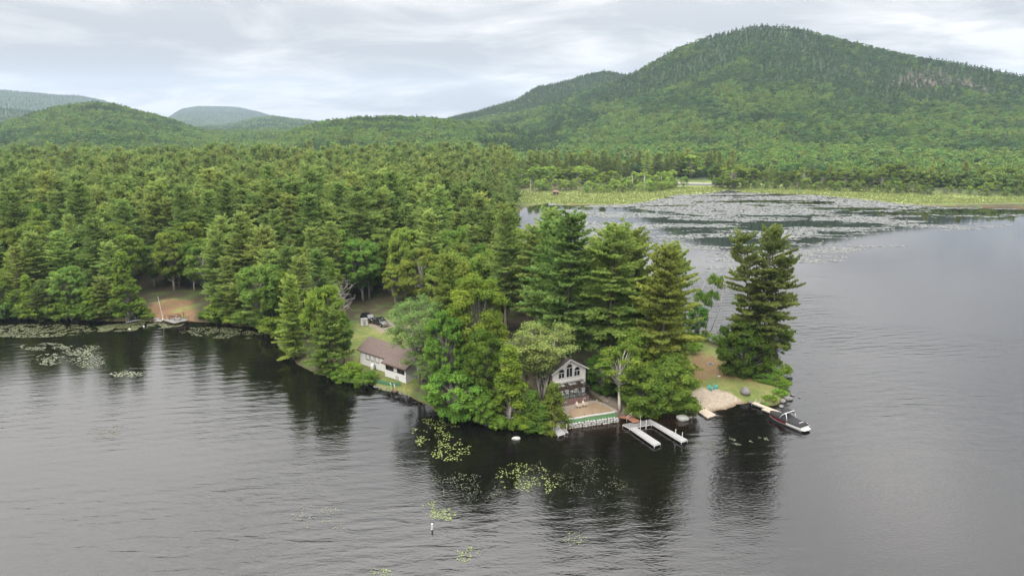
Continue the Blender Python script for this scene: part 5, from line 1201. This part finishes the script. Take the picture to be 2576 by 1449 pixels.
# ------------------------------------------------------------------ boulders and shore rocks
def boulder(p, size, mat, seed, label, sink=.25, name='boulder'):
    q = W(p, 0 if sink < 0 else .3); z = max(0, zg(q[0], q[1])) if sink >= 0 else 0
    o = link(name, rock(mat, size, seed, 3)); o.location = (q[0], q[1], z + size[2] * (1 - 2 * abs(sink)) * .6); o.rotation_euler = (0, 0, seed)
    for f in o.data.polygons: f.use_smooth = True
    return tag(o, label, 'rock')
boulder(c1(1895, 1015), (1.15, .8, .62), STONEB, 3, 'large pale boulder in the water at the foot of the bushes', .2)
boulder(c3(1005, 812), (1.05, .85, .85), STONEG, 5, 'grey boulder on the lawn between the beach and the boat dock', .15)
boulder(c1(960, 700), (1.5, 1.1, 1.3), STONEG, 8, 'big grey rock half hidden behind the birch', .15)
boulder(c3(1580, 838), (.85, .65, .5), STONEG, 9, 'largest dark rock in the water at the tip of the point', .2)
boulder(c3(1512, 872), (.6, .5, .4), STONEG, 10, 'dark rock between the largest tip rock and the low bushes', .2)
boulder(c3(1492, 942), (.5, .42, .32), STONEG, 11, 'dark wet rock nearest the boat at the tip', .2)
boulder(c3(1640, 787), (.4, .3, .22), STONEG, 12, 'small dark rock above the largest tip rock', .2)
boulder(c3(1738, 817), (.26, .22, .15), STONEG, 13, 'tiny rock standing out in the water off the tip', .1)
boulder(c3(1455, 685), (.45, .35, .25), STONEB, 14, 'pale stone on the outer shore above the tip bushes', .2)
boulder(c3(658, 618), (.38, .3, .16), STONEB, 15, 'flat pale stone lying on the lawn above the teal chairs', .1)
boulder(U and (1298, 1101), (.75, .5, .32), STONEB, 16, 'pale rock awash off the yellow-green tree', .1)
boulder(c3(1285, 918), (.55, .35, .22), STONEB, 17, 'flat pale rock at the landward end of the boat dock', .15)
boulder(c1(845, 625), (.5, .4, .35), STONEG, 18, 'small grey rock left of the big rock behind the birch', .1)
q = W(c3(545, 412), 1.0); e = empty('fire_pit', (q[0], q[1], zg(q[0], q[1])), 0, 'ring of dark stones round a fire pit on the needle-covered ground', 'fire pit')
for k in range(8): o = link('stone', stones[k % 6], e); o.location = (.6 * math.cos(k * .785), .6 * math.sin(k * .785), .08); o.scale = (.6, .6, .6)
MB().tube([(0, 0, 0), (0, 0, .06)], .45, 14).build('ash_bed', RUBBER, e)

# ------------------------------------------------------------------ green mesh fences
def net_fence(pts, h, label):
    P_ = [U(*p, .35) for p in pts]; e = empty('mesh_fence', (*P_[0][:2], 0), 0, label, 'fence'); o = np.array(e.location)
    for i in range(len(P_)): q = np.array(P_[i]) - o; q[2] = zg(P_[i][0], P_[i][1]); MB().tube([(q[0], q[1], q[2] - .3), (q[0], q[1], q[2] + h + .05)], .03, 5).build('post', NET, e)
    for i in range(len(P_) - 1):
        mb = MB(); a_, b_ = np.array(P_[i]), np.array(P_[i + 1]); za, zb_ = zg(*a_[:2]), zg(*b_[:2]); L_ = np.linalg.norm(b_ - a_); n = max(3, int(L_ / .14))
        for k in range(n + 1):
            f = k / n; p = a_ + (b_ - a_) * f - o; z = za + (zb_ - za) * f; mb.box((p[0], p[1], z + h / 2), (.03, .03, h))
        a2 = math.atan2(b_[1] - a_[1], b_[0] - a_[0])
        for j in range(6):
            c_ = (a_ + b_) / 2 - o; z = (za + zb_) / 2 + .05 + j * h / 6; mb.box((c_[0], c_[1], z), (L_, .035, .06), a2, -math.atan2(zb_ - za, L_))
        mb.build('netting', NET, e)
net_fence([(944, 962), (962, 967), (985, 972), (1008, 974)], .75, 'low green mesh fence along the shore below the cottage')
net_fence([(1262, 1066), (1290, 1072), (1320, 1075), (1350, 1076)], .7, 'low green mesh fence under the yellow-green tree')

# ------------------------------------------------------------------ across the bay: hut and road
q = U(1398, 491, .3); h_ = empty('marsh_hut', (q[0], q[1], zg(q[0], q[1])), R(12), 'small brown hut with a hipped roof at the marsh edge', 'hut')
MB().box((0, 0, 1.0), (3.2, 3.0, 2.0)).build('wall', WOODD, h_); MB().add([(-2.3, -2.2, 2.2), (2.3, -2.2, 2.2), (2.3, 2.2, 2.2), (-2.3, 2.2, 2.2), (-.8, 0, 3.5), (.8, 0, 3.5)], [(3, 2, 1, 0), (0, 1, 5, 4), (2, 3, 4, 5), (1, 2, 5), (3, 0, 4)]).build('roof', plain('tan_roof', (.13, .09, .065), .9, .1, .1), h_)
for sx in (-2, 2):
    for sy in (-1.9, 1.9): MB().box((sx, sy, 1.1), (.15, .15, 2.2)).build('post', WOODG, h_)
MB().box((0, -1.52, .95), (.9, .06, 1.8)).build('door', WOODG, h_)
ra, rb_ = U(1660, 463, 1.2), U(1815, 465, 1.2); dv = np.array(rb_) - np.array(ra); L_ = np.linalg.norm(dv); an = math.atan2(dv[1], dv[0]); cc = (np.array(ra) + np.array(rb_)) / 2
rd = MB().box((0, 0, 0), (L_, 7, 1.2)).build('road', plain('pale_road', (.2, .2, .195), .9, .2, .1)); rd.location = (cc[0], cc[1] + 3, 1.05); rd.rotation_euler = (0, 0, an); tag(rd, 'pale road crossing behind the marsh', 'road', kind='structure')
gr_ = empty('guard_rail', (cc[0], cc[1] - 1, 1.65), an, 'pale guard rail along the far road', 'guard rail'); MB().box((0, 0, .6), (L_, .1, .35)).build('rail', WHITE, gr_)
for k in range(12): MB().box((-L_ / 2 + 2 + k * (L_ - 4) / 11, .1, .3), (.18, .18, .6)).build('post', WOODG, gr_)

# ------------------------------------------------------------------ lily pads and weeds (floating, uncountable)
def pads(name, x, y, r, mat, label, notch=True):
    n = len(x); k = 7; a0 = rng.uniform(0, 6.283, n); ang = a0[:, None] + np.linspace(.25, 6.03, k)[None]
    rr = r[:, None] * rng.uniform(.85, 1.1, (n, k)); tilt = rng.normal(0, .05, (n, 2))
    vx = x[:, None] + np.cos(ang) * rr; vy = y[:, None] + np.sin(ang) * rr
    vz = .02 + np.abs(rng.normal(0, .012, n))[:, None] + (np.cos(ang) * tilt[:, :1] + np.sin(ang) * tilt[:, 1:]) * rr
    V = np.stack([vx, vy, np.maximum(vz, .008)], -1)
    return tag(link(name, tris_mesh(name, V, rng.random(n), mat, k)), label, 'water lilies', kind='stuff')
def pad_mat(name, a, b_, rough):
    m, t, b = base_mat(name); at = N(t, 'ShaderNodeAttribute', attribute_name='tint'); t.links.new(mix_rgb(t, at.outputs['Fac'], a, b_), b.inputs['Base Color']); b.inputs['Roughness'].default_value = rough; b.inputs['Specular IOR Level'].default_value = .5; return m
PADY = pad_mat('yellow_green_pads', (.062, .088, .018), (.125, .15, .034), .45); PADG = pad_mat('grey_green_pads', (.06, .07, .036), (.10, .108, .062), .35); PADO = pad_mat('olive_weeds', (.032, .038, .010), (.062, .068, .02), .6)
PADF = pad_mat('far_pale_pads', (.044, .05, .044), (.09, .096, .088), .5)
def patch(cx, cy, sx, sy, n, r, mat, label, ang=0, clump=.45, name='lily_pads'):
    c, s = U(cx, cy, 0)[:2], 0; n2 = n * 4
    a = rng.uniform(0, 6.283, n2); q = np.sqrt(rng.random(n2)); ex, ey = q * np.cos(a), q * np.sin(a)
    px, py = cx + ex * sx, cy + ey * sy + ang * ex * sx
    pts = np.array([U2(a_, b_) for a_, b_ in zip(px, py)]); f = fbm(pts[:, 0] * .55, pts[:, 1] * .55, int(cx) % 97, 3)
    m = (f + (1 - q) * .12 > clump) & (sdist(pts[:, 0], pts[:, 1], LAKE) > .6); pts = pts[m][:n]
    pads(name, pts[:, 0], pts[:, 1], rng.uniform(.6, 1.25, len(pts)) * r * .75, mat, label)
patch(1112, 1105, 75, 52, 420, .17, PADY, 'yellow-green lily pads floating off the maples', .25, .50)
patch(1325, 1205, 80, 40, 300, .14, PADY, 'yellow-green lily pads in the dark reflection below the terrace', .12, .50)
patch(1105, 1285, 45, 22, 150, .14, PADY, 'yellow-green lily pads just behind the marker post', .2, .46)
patch(1170, 1392, 42, 22, 60, .12, PADY, 'few lily pads at the bottom edge right of the marker post', .2, .5)
patch(1445, 1355, 30, 18, 32, .11, PADY, 'sparse lily pads in open water right of the marker post', 0, .48)
patch(955, 1440, 40, 12, 40, .12, PADY, 'sparse lily pads at the very bottom edge', 0, .45)
patch(815, 1305, 80, 34, 120, .12, PADG, 'scattered lily pads left of the marker post', .1, .52)
patch(1170, 1225, 90, 35, 260, .09, PADG, 'small grey floating leaves between the lily patches', .1, .5)
patch(1460, 1195, 130, 50, 420, .08, PADG, 'small grey floating leaves below the dock', .1, .5)
patch(1890, 1108, 60, 16, 150, .13, PADG, 'pale lily pads in front of the moored boat', .05, .5)
patch(1780, 1130, 60, 20, 90, .12, PADO, 'olive water weeds between the dock and the boat', .05, .5)
patch(205, 880, 52, 14, 260, .22, PADG, 'grey-green lily island on the left water, nearer the flagpole', -.05, .42)
patch(215, 905, 50, 20, 330, .22, PADG, 'grey-green lily island on the left water, lower of two', .1, .42)
patch(120, 905, 45, 15, 180, .22, PADG, 'grey-green lily island nearest the left edge', -.05, .45)
patch(318, 942, 42, 8, 160, .22, PADG, 'small lily island towards the middle of the left water', .0, .45)
patch(110, 872, 60, 10, 260, .22, PADG, 'thin lily streak under the far left bank', .0, .48)
patch(90, 832, 150, 17, 1500, .26, PADO, 'olive weed mat along the far left bank', -.02, .42, 'water_weeds')
patch(340, 822, 130, 10, 1500, .26, PADO, 'olive weed mat below the floating dock', -.06, .42, 'water_weeds')
patch(560, 838, 110, 14, 800, .2, PADO, 'olive weeds in the inner corner of the shore', .05, .5, 'water_weeds')
patch(270, 1085, 60, 14, 120, .12, PADO, 'faint olive weeds under the left open water', -.1, .5, 'water_weeds')
# the far bay
n = 240000; bx = rng.uniform(10, 420, n); by = 190 * (500 / 190) ** rng.random(n)
ipx, ipy = proj(bx, by, 0)
dn = fbm(bx / 30, by / 11, 801, 4) * .7 + fbm(bx / 6, by / 2.2, 802, 3) * .3
edge_ = np.interp(ipx, [1450, 1700, 1900, 2080, 2200, 2350, 2576], [720, 690, 690, 670, 640, 600, 560])
thr = .525 + .10 * sstep(edge_ - 70, edge_, ipy) + .05 * sstep(2100, 2500, ipx) - .07 * sstep(560, 515, ipy)
m = (sdist(bx, by, LAKE) > .5) & (dn + rng.normal(0, .02, n) > thr) & (ipy < edge_) & (ipx > 1380) & (ipx < 2700)
bx, by = bx[m], by[m]; print('far pads', len(bx))
if len(bx) > 60000: s_ = rng.permutation(len(bx))[:60000]; bx, by = bx[s_], by[s_]
pads('lily_pads', bx, by, rng.uniform(.28, .75, len(bx)) * np.interp(by, [190, 420], [.7, 1.35]), PADF, 'pale streaks of lily pads covering the far bay')
# sedge on the marsh
n = 60000; mx_ = rng.uniform(-5, 460, n); my_ = rng.uniform(405, 520, n); mz, mdd, mm, _b = terrain(mx_, my_, True); k_ = (mm > .5) & (mdd > .6); mx_, my_, mz = mx_[k_], my_[k_], mz[k_]; n = len(mx_)
a = rng.uniform(0, 6.283, n); w_ = rng.uniform(.25, .6, n); hgt = rng.uniform(.35, .95, n)
T3 = np.stack([np.stack([mx_ - np.cos(a) * w_, my_ - np.sin(a) * w_, mz], 1), np.stack([mx_ + np.cos(a) * w_, my_ + np.sin(a) * w_, mz], 1), np.stack([mx_ + rng.normal(0, .3, n), my_ + rng.normal(0, .3, n), mz + hgt], 1)], 1)
SEDGE = foliage('sedge', (.115, .155, .045), (.20, .235, .085), .35, .01, .1)
tag(link('marsh_sedge', tris_mesh('marsh_sedge', T3, np.clip(fbm(mx_ / 9, my_ / 4, 77, 3) + rng.normal(0, .15, n), 0, 1), SEDGE)), 'bright yellow-green sedge fringing the far bay', 'sedge', kind='stuff')

# small stones along the open parts of the shore
V_, F_ = [], []; base_r = rock(STONEG, (1, .8, .6), 40, 1); bv = np.array([v.co for v in base_r.vertices]); bf = [tuple(p.vertices) for p in base_r.polygons]
for lo, hi, cnt in ((840, 1030, 110), (1560, 1640, 40), (1885, 1992, 90)):
    seg = [p for p in near_px if lo - 60 <= p[0] <= hi + 60 and p[1] > 900]; seg.sort()
    for _ in range(cnt):
        px = rng.uniform(lo, hi); py = np.interp(px, [p[0] for p in seg], [p[1] for p in seg]) + rng.normal(-.5, 1.6); q = U(px, py, 0); sz = rng.uniform(.08, .30); a = rng.uniform(0, 6.28)
        w = bv * sz; w = np.stack([w[:, 0] * math.cos(a) - w[:, 1] * math.sin(a), w[:, 0] * math.sin(a) + w[:, 1] * math.cos(a), w[:, 2]], 1) + np.array([q[0], q[1], max(0, zg(q[0], q[1]))])
        n0 = len(V_); V_ += [tuple(v) for v in w]; F_ += [tuple(i + n0 for i in f) for f in bf]
sso = MB().add(V_, F_).build('shore_stones', STONEG); tag(sso, 'small grey stones scattered along the waterline of the point', 'stones', kind='stuff')
# ------------------------------------------------------------------ haze
mb = MB().box((0, 1750, 240), (16400, 13500, 490)); 
m = bpy.data.materials.new('haze'); m.use_nodes = True; t = m.node_tree; t.nodes.clear()
pv = N(t, 'ShaderNodeVolumePrincipled'); pv.inputs['Density'].default_value = 0.6e-4; pv.inputs['Color'].default_value = (.62, .76, .95, 1); pv.inputs['Anisotropy'].default_value = .0
o = N(t, 'ShaderNodeOutputMaterial'); t.links.new(pv.outputs[0], o.inputs['Volume'])
hz_o = mb.build('haze', m); tag(hz_o, 'thin pale haze over the valley and hills', 'haze', kind='stuff')
